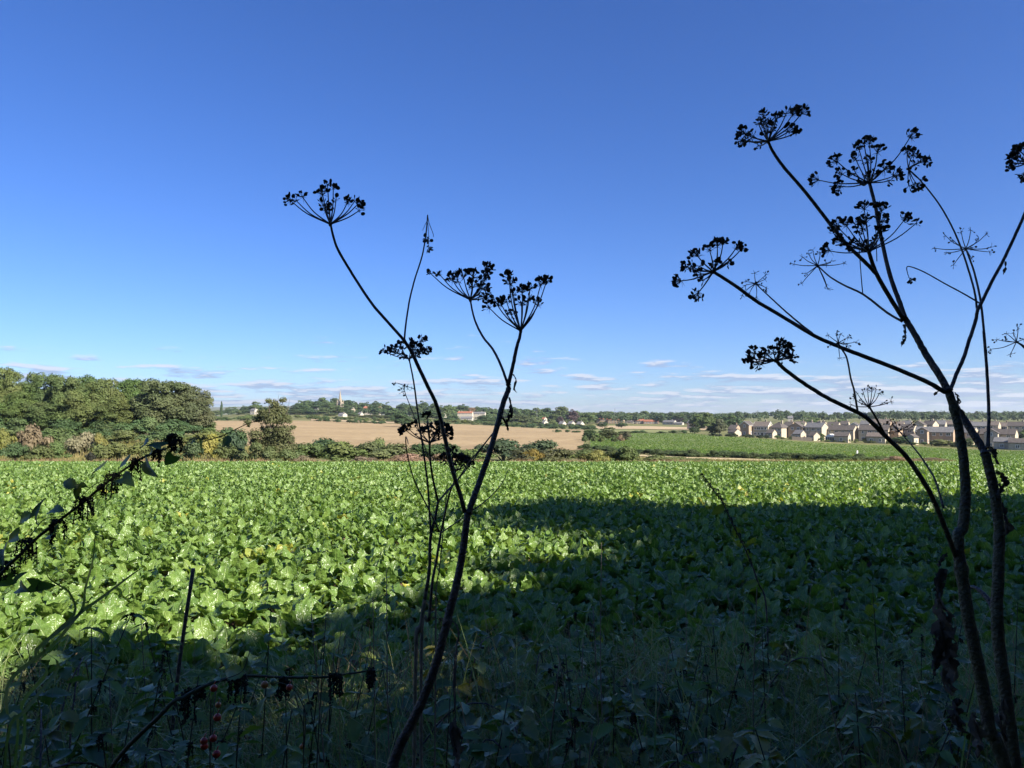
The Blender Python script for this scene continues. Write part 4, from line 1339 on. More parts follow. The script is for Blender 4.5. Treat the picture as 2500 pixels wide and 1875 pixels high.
vil(z3, 152, 262, 560, 232, 'flat white annex with dark openings below the long white house', turn=-12, nwin=4, storeys=1, chimney=0)
vil(z3, 580, 630, 540, 262, 'pinkish cottage half hidden right of the leaning stem', turn=-20, nwin=2, roof=M_tile_r, storeys=1)
vil(z3, -60, 25, 640, 205, 'white roofed house left of the long white house', turn=-12, nwin=3, storeys=1)
red = [(1298, 1402, 520, 240, 'leftmost red-roofed house in the middle distance'), (1396, 1536, 515, 245, 'second red-roofed house from the left in the middle distance'),
       (1615, 1706, 505, 254, 'third red-roofed house from the left in the middle distance'), (1698, 1828, 500, 259, 'rightmost red-roofed house in the middle distance')]
for x0, x1, d, ry, lab in red:
    vil(z3, x0, x1, d, ry, lab, turn=-20, roof=M_tile_r, wall=M_brick2, nwin=5, storeys=2, chimney=2)
vil(z3, 1536, 1620, 520, 266, 'brown low house between the two pairs of red roofs', turn=-20, wall=M_brick, roof=M_tile, nwin=3, storeys=1)
vil(z3, 1856, 1975, 480, 262, 'grey-roofed bungalow with a bright lit gable right of the red roofs', turn=-40, nwin=3, storeys=1, depth=8)
vil(z3, 1952, 2036, 470, 278, 'low grey-roofed bungalow beside the bright gable', turn=-30, nwin=2, storeys=1)
vil(z3, 2076, 2162, 470, 264, 'pale stone house with a lit gable left of the estate trees', turn=-40, nwin=2, wall=M_brick)
vil(z4, -8, 68, 700, 206, 'pale stone house near the tall tree left of the estate', turn=-40, nwin=2, wall=M_brick)
vil(z4, 72, 134, 720, 210, 'grey-roofed stone house tucked behind the tall tree left of the estate', turn=-40, nwin=2, wall=M_brick)
vil(z2, 1408, 1562, 700, 318, 'big cream house with red roof on the hill right of the church', turn=-8, roof=M_tile_r, nwin=6, chimney=3, depth=9)
vil(z2, 1194, 1272, 640, 374, 'cream house with a grey roof at the edge of the far stubble', turn=-25, nwin=3, depth=9)
vil(z2, 982, 1048, 680, 340, 'dark-roofed white gable house left of the church hill', turn=-35, nwin=2)
vil(z2, 1722, 1764, 690, 320, 'white gable among trees right of the big cream house', form='front', turn=-30, nwin=2)
vil(z2, 1318, 1358, 730, 302, 'small pale house below the church to its right', turn=-30, nwin=2)
vil(z2, 1360, 1410, 660, 368, 'small cream cottage below the big cream house', turn=-25, nwin=2, storeys=1)
vil(z2, 660, 730, 660, 345, 'pale cottage half hidden by the hawthorn top', turn=-25, nwin=2)
vil(z2, 455, 520, 690, 338, 'low cream cottage left of the hawthorn top', turn=-25, nwin=2, storeys=1)
vil(z2, 2070, 2110, 640, 384, 'low white cottage left of the leaning stem', turn=-25, nwin=1, storeys=1)
vil(z4, 655, 688, 900, 178, 'lone white farmhouse on the wooded ridge', turn=-20, nwin=2, group='lone farmhouse')

# church with a spire
u, v = z2(1211, 178)
D_ = 1100
p = foot(u, D_)
top = at(u, v, D_).z - p.z
ch = thing('church', 'pale stone church with a tall spire and pinnacles above the trees', 'church', p, math.radians(-25))
tw = top * 0.50
b = MB(); b.box((0, 0, tw / 2 - .5), (6.2, 6.2, tw + 1))
for sx in (-1, 1):
    for sy in (-1, 1): b.box((sx * 3.05, sy * 3.05, tw / 2 - 1.2), (1.5, 1.5, tw - .6))
tower = link('tower', b.mesh('tower', M_stone), ch)
b = MB()
n_ = 8
vs = [(math.cos(2 * math.pi * (k + .5) / n_) * 2.9, math.sin(2 * math.pi * (k + .5) / n_) * 2.9, tw) for k in range(n_)] + [(0, 0, top)]
b.add(vs, [(k, (k + 1) % n_, n_) for k in range(n_)] + [tuple(range(n_ - 1, -1, -1))])
b.box((0, 0, top), (0.12, 0.12, 1.6)); b.box((0, 0, top + .3), (0.7, 0.12, 0.12))
link('spire', b.mesh('spire', M_stone), ch)
b = MB(); pts_ = [(-.75, 0), (.75, 0), (0, 4.2)]
vs = [(-.7, -.7, 0), (.7, -.7, 0), (.7, .7, 0), (-.7, .7, 0), (-.6, -.6, 1.6), (.6, -.6, 1.6), (.6, .6, 1.6), (-.6, .6, 1.6), (0, 0, 5.2)]
b.add(vs, [(3, 2, 1, 0), (0, 1, 5, 4), (1, 2, 6, 5), (2, 3, 7, 6), (3, 0, 4, 7), (4, 5, 8), (5, 6, 8), (6, 7, 8), (7, 4, 8)])
pm = b.mesh('pinnacle', M_stone)
for sx in (-1, 1):
    for sy in (-1, 1): link('pinnacle', pm, ch, (sx * 3.05, sy * 3.05, tw - 1.0))
for rz in range(4):
    a_ = rz * math.pi / 2
    for k in (-1.1, 1.1):
        o = link('louvre', box_mesh('louvre', (1.3, 0.12, 4.2), M_lead), tower, (math.cos(a_) * k + math.sin(a_) * 3.17, math.sin(a_) * k - math.cos(a_) * 3.17, tw - 4.5), (0, 0, a_))
b = MB(); pr = [(-5, -1), (5, -1), (5, 6.5), (0, 10.5), (-5, 6.5)]
b.add([(4, q[0], q[1]) for q in pr] + [(24, q[0], q[1]) for q in pr], [(4, 3, 2, 1, 0), (5, 6, 7, 8, 9), (0, 1, 6, 5), (1, 2, 7, 6), (4, 9, 8, 3), (2, 3, 8, 7), (0, 5, 9, 4)])
link('nave', b.mesh('nave', M_stone), ch)
b = MB()
for sg in (-1, 1):
    a = [(4, sg * 5.4, 6.3), (24.3, sg * 5.4, 6.3), (24.3, 0, 10.6), (4, 0, 10.6)]
    b.add(a + [(q[0], q[1], q[2] + .25) for q in a], [(0, 1, 2, 3), (7, 6, 5, 4), (0, 4, 5, 1), (1, 5, 6, 2), (2, 6, 7, 3), (3, 7, 4, 0)])
link('roof', b.mesh('roof', M_tile_g), ch)

# masts on the skyline
for x, y0, fr_, d, lab in ((797, 138, z3, 1000, 'thin mast on the skyline above the white cottages'), (1455, 148, z3, 1000, 'thin mast on the skyline above the red roofs'), (618, 132, z4, 1300, 'thin mast on the skyline above the estate')):
    u, v = fr_(x, y0)
    p = foot(u, d); h = at(u, v, d).z - p.z
    m = thing('radio_mast', lab, 'mast', p)
    b = MB()
    for sx, sy in ((-.5, -.4), (.5, -.4), (0, .5)):
        b.tube([(sx, sy, -.5), (sx * .4, sy * .4, h * .9)], 0.07, 5)
    for k in range(1, 12):
        z = h * .9 * k / 12; s = 1 - .6 * k / 12
        b.tube([(-.5 * s, -.4 * s, z), (.5 * s, -.4 * s, z)], .03, 4); b.tube([(.5 * s, -.4 * s, z), (0, .5 * s, z + h / 24)], .03, 4)
    link('lattice', b.mesh('lattice', M_metal), m)
#PART4
# ------------------------------------------------------------------ dead hogweed in the foreground
r_h = np.random.default_rng(17)


def trace(fr_, pts_, d0, d1=None):
    d1 = d0 if d1 is None else d1
    n = len(pts_)
    out = []
    for i, q in enumerate(pts_):
        u, v = fr_(*q)
        out.append(at(u, v, d0 + (d1 - d0) * i / max(1, n - 1)))
    return out


def stem(parent, org, pts_, w0, w1, d, name='stem', mat=None, nodes=(), n=8, ridge=True):
    """tube through 3-D points; w0,w1 widths in photo px at distance d"""
    P = spline(pts_, 6)
    k = len(P)
    rad = np.linspace(w0, w1, k) / 2 / F * d
    rad = rad * (1 + r_h.uniform(-.025, .025, k))
    for nd in nodes:
        i = min(k - 1, int(nd * (k - 1)))
        rad[i] *= 1.22
    P = [p + Vector(r_h.normal(0, 0.05, 3)) * float(rad[i]) * .8 for i, p in enumerate(P)]
    b = MB(); b.tube(P, rad, n)
    return link(name, b.mesh(name, mat or M_stem, True, org), parent)


def seed_disc(b, c, nrm, r_, th, asp):
    nrm = nrm.normalized()
    a = nrm.orthogonal().normalized(); a.rotate(Matrix.Rotation(r_h.uniform(0, 6.28), 3, nrm)); e = nrm.cross(a)
    vs = [c + a * r_ * math.cos(q) + e * r_ * asp * math.sin(q) for q in np.linspace(0, 2 * math.pi, 8, endpoint=False)]
    vs += [c + nrm * th, c - nrm * th]
    b.add(vs, [(i, (i + 1) % 8, 8) for i in range(8)] + [((i + 1) % 8, i, 9) for i in range(8)])


def seed_cluster(parent, org, c, out, size, d, kind):
    """an umbellet: short rays carrying flat seeds, thin bracts below"""
    px = d / F
    b = MB()
    out = out.normalized()
    R = {'L': 17, 'M': 13, 'S': 9, 's': 8}[size] * px
    n = {'L': 24, 'M': 15, 'S': 7, 's': 5}[size]
    sp = {'L': .75, 'M': .8, 'S': .95, 's': 1.15}[size]
    base = c - out * R * 0.55
    for i in range(n):
        q = Vector(r_h.normal(size=3)); q = (q.normalized() * sp + out * 0.85).normalized()
        tip = base + q * R * r_h.uniform(0.75, 1.15)
        b.tube([base, tip], [0.55 * px, 0.4 * px], 3, False)
        if kind == 'sparse' and r_h.random() < 0.45:
            continue
        s = r_h.uniform(4.2, 6.6) * px * (0.55 if kind == 'sparse' else 1.0)
        nr = (q.cross(Vector(r_h.normal(size=3)))).normalized()
        seed_disc(b, tip + q * s * 0.6, nr, s, s * 0.25, r_h.uniform(0.6, 0.85))
    for i in range(5 if kind != 'sparse' else 3):
        q = Vector(r_h.normal(size=3)); q = (q - q.project(out)).normalized() * 0.9 - out * r_h.uniform(-.3, .6)
        L = R * r_h.uniform(0.5, 1.1)
        b.tube([base, base + q * L * .6, base + q * L + Vector((0, 0, -.15 * L))], [0.7 * px, .5 * px, 0.2 * px], 3, False)
    return link('seed_cluster', b.mesh('seed_cluster', M_seed, False, org), parent)


def umbel(parent, org, fr_, cen, ends, d, kind='full', ray_w=4.2):
    """rays from one point, each ending in a seed cluster; ends = (x, y[, size]) in the frame"""
    px = d / F
    u, v = fr_(*cen)
    C = at(u, v, d)
    b = MB()
    E = []
    P2 = [at(*fr_(q[0], q[1]), d) for q in ends]
    Rm = max((p - C).length for p in P2)
    ax = sum(((p - C) for p in P2), Vector()) / len(P2)
    ax = ax.normalized() if ax.length > 0.1 * Rm else Vector((0, 0, 1))
    for q, p in zip(ends, P2):
        l = (p - C).length
        dep = math.sqrt(max(0.0, (Rm * 0.95) ** 2 - l * l)) * r_h.choice([-1, 1]) * r_h.uniform(0.3, 0.85)
        ratio = (d + dep) / d
        tip = Vector(((p.x) * ratio, d + dep, EYE + (p.z - EYE) * ratio))
        mid = C.lerp(tip, 0.5) + (tip - C).length * 0.10 * (ax * -0.35 + (C.lerp(tip, .5) - C - ax * (C.lerp(tip, .5) - C).dot(ax)).normalized() * 0.5)
        out = (tip - mid)
        size = q[2] if len(q) > 2 else ('s' if kind == 'sparse' else 'M')
        b.tube(spline([C, mid, tip - out.normalized() * 6 * px], 4), np.linspace(ray_w, ray_w * .6, 9) / 2 * px, 5)
        E.append((tip, out, size))
    b.tube([C - ax * 5 * px, C, C + ax * 3 * px], [ray_w * 0.9 * px, ray_w * 1.3 * px, ray_w * .5 * px], 6)
    um = link('umbel', b.mesh('umbel', M_stem, True, org), parent)
    for tip, out, size in E:
        seed_cluster(um, org, tip, out, size, d, kind)
    return um


def wither(parent, org, fr_, path, w, d,  name='withered_leaf', n=7):
    """crumpled dead leaf hanging along a traced path"""
    px = d / F
    P = spline(trace(fr_, path, d), 5)
    k = len(P); V, Q = [], []
    for sidx in range(2):
        base = len(V)
        ph = r_h.uniform(0, 6.28)
        for i, p in enumerate(P):
            s = i / (k - 1)
            ww = .62 * w * px * (math.sin(math.pi * min(1, s * 0.9 + 0.08)) ** 0.6) * (0.6 + 0.5 * abs(math.sin(i * 2.3 + ph)))
            a = ph + s * 5 + sidx * 1.6
            for j in range(n):
                t = -1 + 2 * j / (n - 1)
                cr = math.sin(j * 1.9 + i * 1.1 + ph) * 0.35 * ww
                V.append((p.x + math.cos(a) * t * ww + math.sin(a) * cr + r_h.normal(0, .06) * ww, p.y + math.sin(a) * t * ww + math.cos(a) * cr, p.z + r_h.normal(0, .25) * ww * abs(t)))
        for i in range(k - 1):
            for j in range(n - 1):
                if r_h.random() < 0.12: continue
                Q.append((base + i * n + j, base + i * n + j + 1, base + (i + 1) * n + j + 1, base + (i + 1) * n + j))
    b = MB(); b.add(V, Q)
    return link(name, b.mesh(name, M_dead, True, org), parent)


# --- right-hand plant with the bent thick stem
DA = 1.40
bA = Vector((at(2690, 2000, DA).x, DA, gz(1.1, DA)))
A = thing('hogweed_plant', 'tall dead hogweed with a bent thick stem and many dark umbels, right', 'hogweed', bA, 0, 'dead hogweed plants')
stem(A, bA, [bA + Vector((0, 0, -.05)), at(2610, 2450, DA)] + trace(fs, [(2060, 1560), (1980, 1390), (1920, 1050), (1830, 600), (1770, 200), (1755, 20)], DA) +
     trace(fr, [(1745, 1400), (1762, 1200), (1755, 1000), (1732, 830), (1700, 660), (1650, 490)], DA), 34, 19, DA, mat=M_stem_olive, nodes=(.45, .95), n=10)
stem(A, bA, trace(fr, [(1650, 490), (1575, 360), (1500, 245), (1430, 120), (1370, 20)], DA, DA + .05) + trace(z5, [(1490, 1365)], DA + .05), 18, 14, DA, 'branch', nodes=(0, 1))
stem(A, bA, trace(z5, [(1490, 1365), (1450, 1250), (1400, 1110), (1350, 900), (1310, 690), (1275, 552)], DA + .05, DA + .12), 12.5, 8.5, DA, 'branch')
stem(A, bA, trace(z5, [(1478, 1365), (1400, 1240), (1325, 1110), (1290, 1020), (1272, 962)], DA + .05, DA - .04), 11.5, 9, DA, 'branch')
stem(A, bA, trace(z5, [(1325, 1105), (1260, 1035), (1150, 930), (1050, 810), (900, 615), (770, 465), (700, 365), (672, 305)], DA - .02, DA - .10), 9.5, 6.5, DA, 'branch')
stem(A, bA, trace(z5, [(1470, 1378), (1380, 1325), (1240, 1218), (1130, 1165), (1040, 1112), (967, 1045)], DA + .05, DA + .2), 6.5, 4, DA, 'branch')
stem(A, bA, trace(z5, [(1236, 1215), (1228, 1130), (1218, 1000), (1214, 935)], DA + .12), 3, 2.2, DA, 'branch', n=5)
stem(A, bA, trace(z5, [(1320, 1020), (1316, 900), (1312, 820)], DA + .02), 2.4, 1.8, DA, 'branch', n=5)
stem(A, bA, trace(fr, [(1620, 490), (1520, 430), (1380, 368), (1240, 310), (1100, 258), (900, 180), (740, 108)], DA, DA - .12) +
     trace(z5, [(750, 1345), (600, 1255), (480, 1168), (345, 1082)], DA - .12, DA - .22), 12, 7, DA, 'branch')
stem(A, bA, trace(z5, [(935, 1448), (860, 1390), (780, 1322), (690, 1240), (597, 1152)], DA - .12, DA - .05), 4.5, 2.8, DA, 'branch')
stem(A, bA, trace(fr, [(1658, 480), (1700, 370), (1745, 270), (1790, 130), (1830, 10)], DA, DA + .05) + trace(z5, [(1920, 1310), (1945, 1262), (2010, 1130), (2075, 1010), (2150, 850), (2215, 700), (2260, 560), (2225, 430)], DA + .05, DA + .1), 9.5, 7, DA, 'branch', nodes=(.45,))
stem(A, bA, trace(fr, [(1695, 1595), (1660, 1500), (1620, 1395), (1560, 1250), (1500, 1130), (1370, 935), (1220, 785), (1100, 668), (1035, 628)], DA, DA - .2) +
     trace(fr, [(850, 540), (740, 475), (640, 410), (540, 335), (480, 275)], DA - .22, DA - .3), 12.5, 7, DA, 'branch', nodes=(.57,))
stem(A, bA, trace(fr, [(1035, 625), (1020, 540), (1008, 470), (988, 400), (962, 265), (930, 205), (900, 155)], DA - .2, DA - .25), 4.6, 3, DA, 'branch')
stem(A, bA, trace(fr, [(1222, 782), (1180, 705), (1150, 650), (1112, 590)], DA - .15, DA - .2), 5, 4, DA, 'branch')
stem(A, bA, trace(fr, [(1612, 1270), (1560, 1090), (1480, 955), (1400, 850), (1310, 750)], DA - .05, DA + .1), 5.5, 3.2, DA, 'branch')
umbel(A, bA, z5, (672, 305), [(520, 255, 'L'), (510, 300, 'M'), (575, 268, 'M'), (545, 305, 'M'), (610, 190, 'S'), (665, 190, 'L'), (640, 145, 'M'), (725, 160, 'M'), (690, 220, 'S'), (785, 130, 'M'), (830, 130, 'L'), (885, 125, 'L'), (805, 240, 'L'), (850, 250, 'S'), (660, 250, 'S'), (610, 330, 'S'), (700, 200, 'S')], DA - .10)
umbel(A, bA, z5, (1275, 552), [(948, 532, 'L'), (1070, 415, 'L'), (1100, 495, 'M'), (1090, 575, 'L'), (1185, 490, 'M'), (1210, 340, 'L'), (1240, 300, 'M'), (1275, 310, 'M'), (1190, 405, 'M'), (1265, 415, 'M'), (1325, 350, 'L'), (1300, 505, 'M'), (1245, 530, 'M'), (1375, 455, 'L'), (1440, 505, 'L'), (1400, 540, 'S'), (1530, 262, 'L')], DA + .12, ray_w=3.8)
umbel(A, bA, z5, (1272, 962), [(1240, 690, 'L'), (1350, 700, 'L'), (1345, 770, 'L'), (1250, 770, 'L'), (1230, 820, 'L'), (1350, 840, 'L'), (1180, 780, 'M'), (1130, 795, 'L'), (1075, 805, 'L'), (1070, 850, 'M'), (1095, 895, 'L'), (1160, 915, 'M'), (1205, 910, 'M'), (1260, 935, 'M'), (1310, 905, 'L'), (1490, 765, 'L'), (1565, 785, 'S'), (1015, 955, 'L')], DA - .04, ray_w=3.8)
umbel(A, bA, z5, (967, 1045), [(815, 1035), (870, 990), (910, 970), (935, 945), (985, 960), (1060, 1015), (1135, 1030), (890, 1100), (865, 1160), (1030, 1195), (1020, 1170), (1030, 1035)], DA + .2, 'sparse', 2.6)
umbel(A, bA, z5, (345, 1082), [(240, 975, 'L'), (320, 940, 'M'), (370, 910, 'L'), (405, 905, 'M'), (490, 930, 'L'), (525, 935, 'S'), (440, 1025, 'S'), (355, 1030, 'M'), (175, 1050, 'M'), (210, 1050, 'M'), (135, 1140, 'L'), (260, 1095, 'M'), (280, 1135, 'S'), (245, 1220, 'L'), (255, 1045, 'S')], DA - .22)
umbel(A, bA, z5, (597, 1152), [(590, 1085), (665, 1095), (530, 1140), (660, 1125), (670, 1185), (510, 1230), (600, 1245), (555, 1220), (530, 1165), (620, 1160)], DA - .05, 'sparse', 2.4)
umbel(A, bA, z5, (2225, 430), [(2120, 405, 'M'), (2150, 390, 'M'), (2160, 350, 'M'), (2190, 340, 'M'), (2175, 415, 'S'), (2105, 460, 'S'), (2140, 435, 'M'), (2190, 515, 'M'), (2290, 350, 'M'), (2320, 420, 'M')], DA + .1)
umbel(A, bA, z5, (715, 1610), [(580, 1560, 'L'), (555, 1590, 'S'), (600, 1630, 'L'), (540, 1610, 'S'), (660, 1570, 'L'), (700, 1550, 'M'), (745, 1500, 'M'), (770, 1520, 'M'), (800, 1530, 'M'), (820, 1590, 'M'), (790, 1580, 'M'), (745, 1550, 'L'), (760, 1600, 'S'), (640, 1590, 'M')], DA - .3)
umbel(A, bA, z5, (1090, 1505), [(1025, 1455), (1080, 1440), (1110, 1445), (1155, 1470), (1200, 1500), (1150, 1515), (1040, 1520), (1100, 1605), (1130, 1505)], DA - .25, 'sparse', 2.4)
umbel(A, bA, fr, (1112, 590), [(1025, 490), (1070, 490), (1100, 460), (1130, 470), (1160, 460), (1185, 490), (1270, 550), (1215, 560), (980, 575), (1060, 545), (1000, 525)], DA - .2, 'sparse', 2.6)
umbel(A, bA, fr, (1310, 750), [(1250, 665), (1260, 700), (1290, 690), (1420, 680), (1410, 720), (1350, 770), (1260, 770), (1340, 720)], DA + .1, 'sparse', 2.4)
wither(A, bA, z5, [(1480, 1395), (1488, 1450), (1478, 1490), (1465, 1530)], 9, DA + .03)
wither(A, bA, fr, [(1600, 480), (1570, 490), (1550, 515)], 7, DA)
wither(A, bA, fr, [(1690, 490), (1715, 540), (1712, 590), (1740, 620), (1760, 660)], 8, DA)
wither(A, bA, fs, [(1680, 140), (1640, 190), (1620, 240)], 12, DA - .03)
wither(A, bA, fs, [(1650, 250), (1630, 370), (1625, 480), (1660, 620), (1640, 780), (1600, 930), (1590, 990)], 34, DA - .05)
wither(A, bA, fs, [(1680, 600), (1690, 760), (1700, 900), (1690, 1050), (1720, 1130)], 34, DA - .02)
wither(A, bA, fs, [(1760, 1150), (1740, 1240), (1760, 1340), (1820, 1390)], 26, DA - .06)
wither(A, bA, fs, [(1860, 1250), (1900, 1400), (1890, 1560)], 26, DA - .06)

# --- right-most plant with the forked stem
DB = 1.46
bB = Vector((at(2610, 2000, DB).x, DB, gz(1.0, DB)))
B = thing('hogweed_plant', 'dead hogweed forking low beside the bent one, at the right edge', 'hogweed', bB, 0, 'dead hogweed plants')
stem(B, bB, [bB + Vector((0, 0, -.05)), at(2550, 2450, DB)] + trace(fs, [(2140, 1560), (2100, 1250), (2055, 900), (2025, 580), (2035, 250), (2040, 30)], DB) +
     trace(fr, [(1990, 1400), (1960, 1180), (1925, 1020), (1895, 910)], DB), 33, 21, DB, mat=M_stem_olive, nodes=(1,), n=10)
stem(B, bB, trace(fr, [(1895, 910), (1875, 865), (1800, 750), (1735, 645), (1700, 600)], DB, DB + .05), 19, 16, DB, 'branch', nodes=(0,))
stem(B, bB, trace(fr, [(1912, 870), (1918, 730), (1918, 580), (1905, 330), (1885, 80)], DB, DB + .05) + trace(z5, [(1972, 1620), (1958, 1450), (1942, 1290), (1925, 1190), (1895, 1070), (1850, 945)], DB + .05, DB + .12), 8.5, 4.5, DB, 'branch', nodes=(.02, .55))
stem(B, bB, trace(z5, [(1915, 1300), (1905, 1220), (1880, 1120), (1825, 950), (1760, 800), (1680, 665), (1580, 540), (1508, 470)], DB + .06, DB + .1), 5.5, 3.2, DB, 'branch')
stem(B, bB, trace(z5, [(1930, 1268), (1840, 1215), (1720, 1150), (1600, 1083), (1520, 1052), (1498, 1056), (1502, 1090), (1512, 1118)], DB + .06, DB), 4.0, 1.8, DB, 'branch', n=6)
stem(B, bB, trace(fs, [(2015, 560), (1975, 480), (1930, 425), (1880, 385), (1840, 378)], DB, DB + .08), 14, 9, DB, 'branch')
umbel(B, bB, z5, (1850, 945), [(1650, 940), (1720, 860), (1770, 890), (1820, 835), (1880, 828), (1930, 880), (1980, 850), (2010, 935), (2000, 965), (1730, 970), (1770, 1050), (1885, 1005), (1885, 935)], DB + .12, 'sparse', 2.6)
umbel(B, bB, z5, (1508, 470), [(1510, 580, 'S'), (1570, 575, 'M'), (1590, 545, 'S'), (1540, 570, 'S'), (1550, 440, 'S'), (1630, 420, 'S'), (1590, 420, 'M'), (1540, 375, 'L'), (1500, 360, 'M')], DB + .1, ray_w=2.8)
stem(B, bB, trace(z5, [(1942, 1290), (2060, 1420), (2196, 1530), (2150, 1500)][:1] + [(2030, 1330), (2230, 1560)], DB + .06, DB + .2), 3, 3, DB, 'branch', n=5) if False else None
seed_cluster(B, bB, at(*z5(1515, 1132), DB), Vector((0, 0, -1)), 'S', DB, 'full')
wither(B, bB, fr, [(1915, 850), (1945, 880), (1965, 940), (1985, 980)], 14, DB - .03)
wither(B, bB, fr, [(1970, 1020), (2010, 1050), (2025, 1100), (1995, 1160), (1980, 1190)], 16, DB - .02)
wither(B, bB, fr, [(2000, 1230), (2030, 1330), (2050, 1420), (2030, 1460)], 16, DB + .03)
wither(B, bB, z5, [(2085, 1020), (2085, 1060), (2072, 1100)], 6, DB)
wither(B, bB, fs, [(2080, 1150), (2060, 1300), (2090, 1480)], 22, DB - .04)
DR = 1.7
bR = Vector((at(2620, 1500, DR).x, DR, gz(1.3, DR)))
Rp = thing('hogweed_plant', 'dead hogweed beyond the right edge, one sparse umbel reaching into the photo', 'hogweed', bR, 0, 'dead hogweed plants')
stem(Rp, bR, [bR + Vector((0, 0, -.05)), at(2600, 1400, DR), at(2580, 1100, DR), at(2540, 900, DR)] + trace(z5, [(2200, 1535), (2150, 1500)], DR), 18, 3.5, DR)
umbel(Rp, bR, z5, (2150, 1500), [(2025, 1485), (2085, 1445), (2160, 1410), (2110, 1580), (1990, 1545), (2080, 1490), (2196, 1480), (2130, 1445)], DR, 'sparse', 2.4)

# --- plant in the middle with the leaning forked stem
DC = 1.55
bC = Vector((at(700, 2000, DC).x, DC, gz(-.4, DC)))
C_ = thing('hogweed_plant', 'tall dead hogweed leaning and forking in two, left of the middle', 'hogweed', bC, 0, 'dead hogweed plants')
stem(C_, bC, [bC + Vector((0, 0, -.05)), at(800, 2350, DC)] + trace(fe, [(450, 1540), (560, 1280), (690, 1010), (785, 740), (850, 480), (915, 220), (955, 20)], DC) +
     trace(fc, [(775, 1030), (792, 920)], DC), 27, 16.5, DC, nodes=(.6, 1), n=10)
stem(C_, bC, trace(fc, [(795, 915), (830, 810), (870, 700), (950, 470), (1010, 260), (1050, 110), (1090, 0)], DC, DC + .05) + trace(z6, [(1605, 1478)], DC + .05), 16, 13, DC, 'branch', nodes=(0, 1))
stem(C_, bC, trace(z6, [(1610, 1478), (1640, 1350), (1665, 1230), (1682, 1175), (1690, 1128)], DC + .05, DC + .06), 10, 7.5, DC, 'branch')
stem(C_, bC, trace(z6, [(1598, 1472), (1550, 1345), (1500, 1250), (1440, 1175), (1390, 1080), (1365, 1000), (1350, 918)], DC + .05, DC + .2), 7, 5, DC, 'branch')
stem(C_, bC, trace(fc, [(768, 905), (735, 780), (690, 640), (640, 440), (590, 220), (550, 90), (505, 0)], DC, DC - .08) + trace(z6, [(1000, 1370), (950, 1265), (900, 1188)], DC - .09, DC - .1), 11, 8, DC, 'branch', nodes=(1,))
stem(C_, bC, trace(z6, [(900, 1188), (800, 1075), (690, 950), (570, 770), (490, 640), (440, 540), (405, 408)], DC - .1, DC - .2), 7.5, 5, DC, 'branch')
stem(C_, bC, trace(z6, [(905, 1188), (915, 1080), (940, 920), (975, 780), (1025, 620), (1050, 480), (1062, 345)], DC - .1, DC - .02), 4.6, 3, DC, 'branch')
stem(C_, bC, trace(z6, [(1062, 350), (1072, 400), (1098, 470), (1100, 495)], DC - .02), 2.2, 1.2, DC, 'branch', n=5)
stem(C_, bC, trace(z6, [(1062, 380), (1045, 410), (1028, 450)], DC - .02), 1.8, 1.0, DC, 'branch', n=5)
stem(C_, bC, trace(z6, [(1064, 400), (1068, 480), (1070, 560)], DC - .02), 1.6, 1.0, DC, 'branch', n=5)
for q, s in (((1066, 510), 'S'), ((1071, 575), 'S')):
    seed_cluster(C_, bC, at(*z6(*q), DC - .02), Vector((0.1, 0, -1)), s, DC, 'full')
stem(C_, bC, trace(fc, [(832, 888), (900, 840), (985, 765), (1050, 680), (1085, 598)], DC, DC + .1), 3.6, 1.5, DC, 'branch', n=6)
stem(C_, bC, trace(fc, [(1040, 250), (980, 320), (900, 420), (800, 540), (700, 690), (640, 760)], DC + .05, DC + .5), 4.5, 3.2, DC, 'branch', n=6)
umbel(C_, bC, z6, (405, 408), [(125, 240, 'M'), (165, 240, 'S'), (210, 215, 'M'), (348, 185, 'L'), (355, 270, 'M'), (370, 310, 'S'), (400, 300, 'S'), (445, 235, 'S'), (385, 130, 'S'), (425, 160, 'S'), (525, 255, 'M'), (600, 265, 'M'), (575, 245, 'S'), (610, 310, 'S')], DC - .2, ray_w=4)
umbel(C_, bC, z6, (1350, 918), [(1075, 735, 'S'), (1140, 745, 'S'), (1220, 770, 'L'), (1260, 775, 'M'), (1300, 745, 'L'), (1370, 745, 'L'), (1370, 815, 'L'), (1440, 830, 'L'), (1465, 700, 'L'), (1465, 740, 'M'), (1450, 780, 'M'), (1420, 890, 'M'), (1465, 900, 'M')], DC + .2, ray_w=3.8)
umbel(C_, bC, z6, (1690, 1128), [(1610, 750, 'L'), (1620, 795, 'L'), (1550, 935, 'L'), (1590, 920, 'M'), (1640, 870, 'M'), (1700, 850, 'L'), (1755, 830, 'M'), (1830, 800, 'L'), (1870, 780, 'M'), (1695, 930, 'L'), (1625, 1010, 'M'), (1810, 940, 'M'), (1465, 960, 'M'), (1480, 860, 'S'), (1740, 900, 'S')], DC + .06, ray_w=4)
wither(C_, bC, z6, [(1640, 1420), (1658, 1460), (1645, 1520), (1665, 1545)], 5, DC + .02)
wither(C_, bC, fc, [(1095, 60), (1110, 130), (1100, 200), (1080, 250), (1090, 300)], 11, DC + .02)
wither(C_, bC, fc, [(1040, 200), (1075, 260), (1088, 310)], 7, DC + .03)
wither(C_, bC, fe, [(870, 470), (920, 520), (930, 600), (910, 690), (905, 820), (900, 960), (905, 1100), (910, 1180)], 7, DC - .05)
wither(C_, bC, fe, [(905, 1170), (900, 1260), (930, 1380), (920, 1520), (940, 1600)], 26, DC - .05)

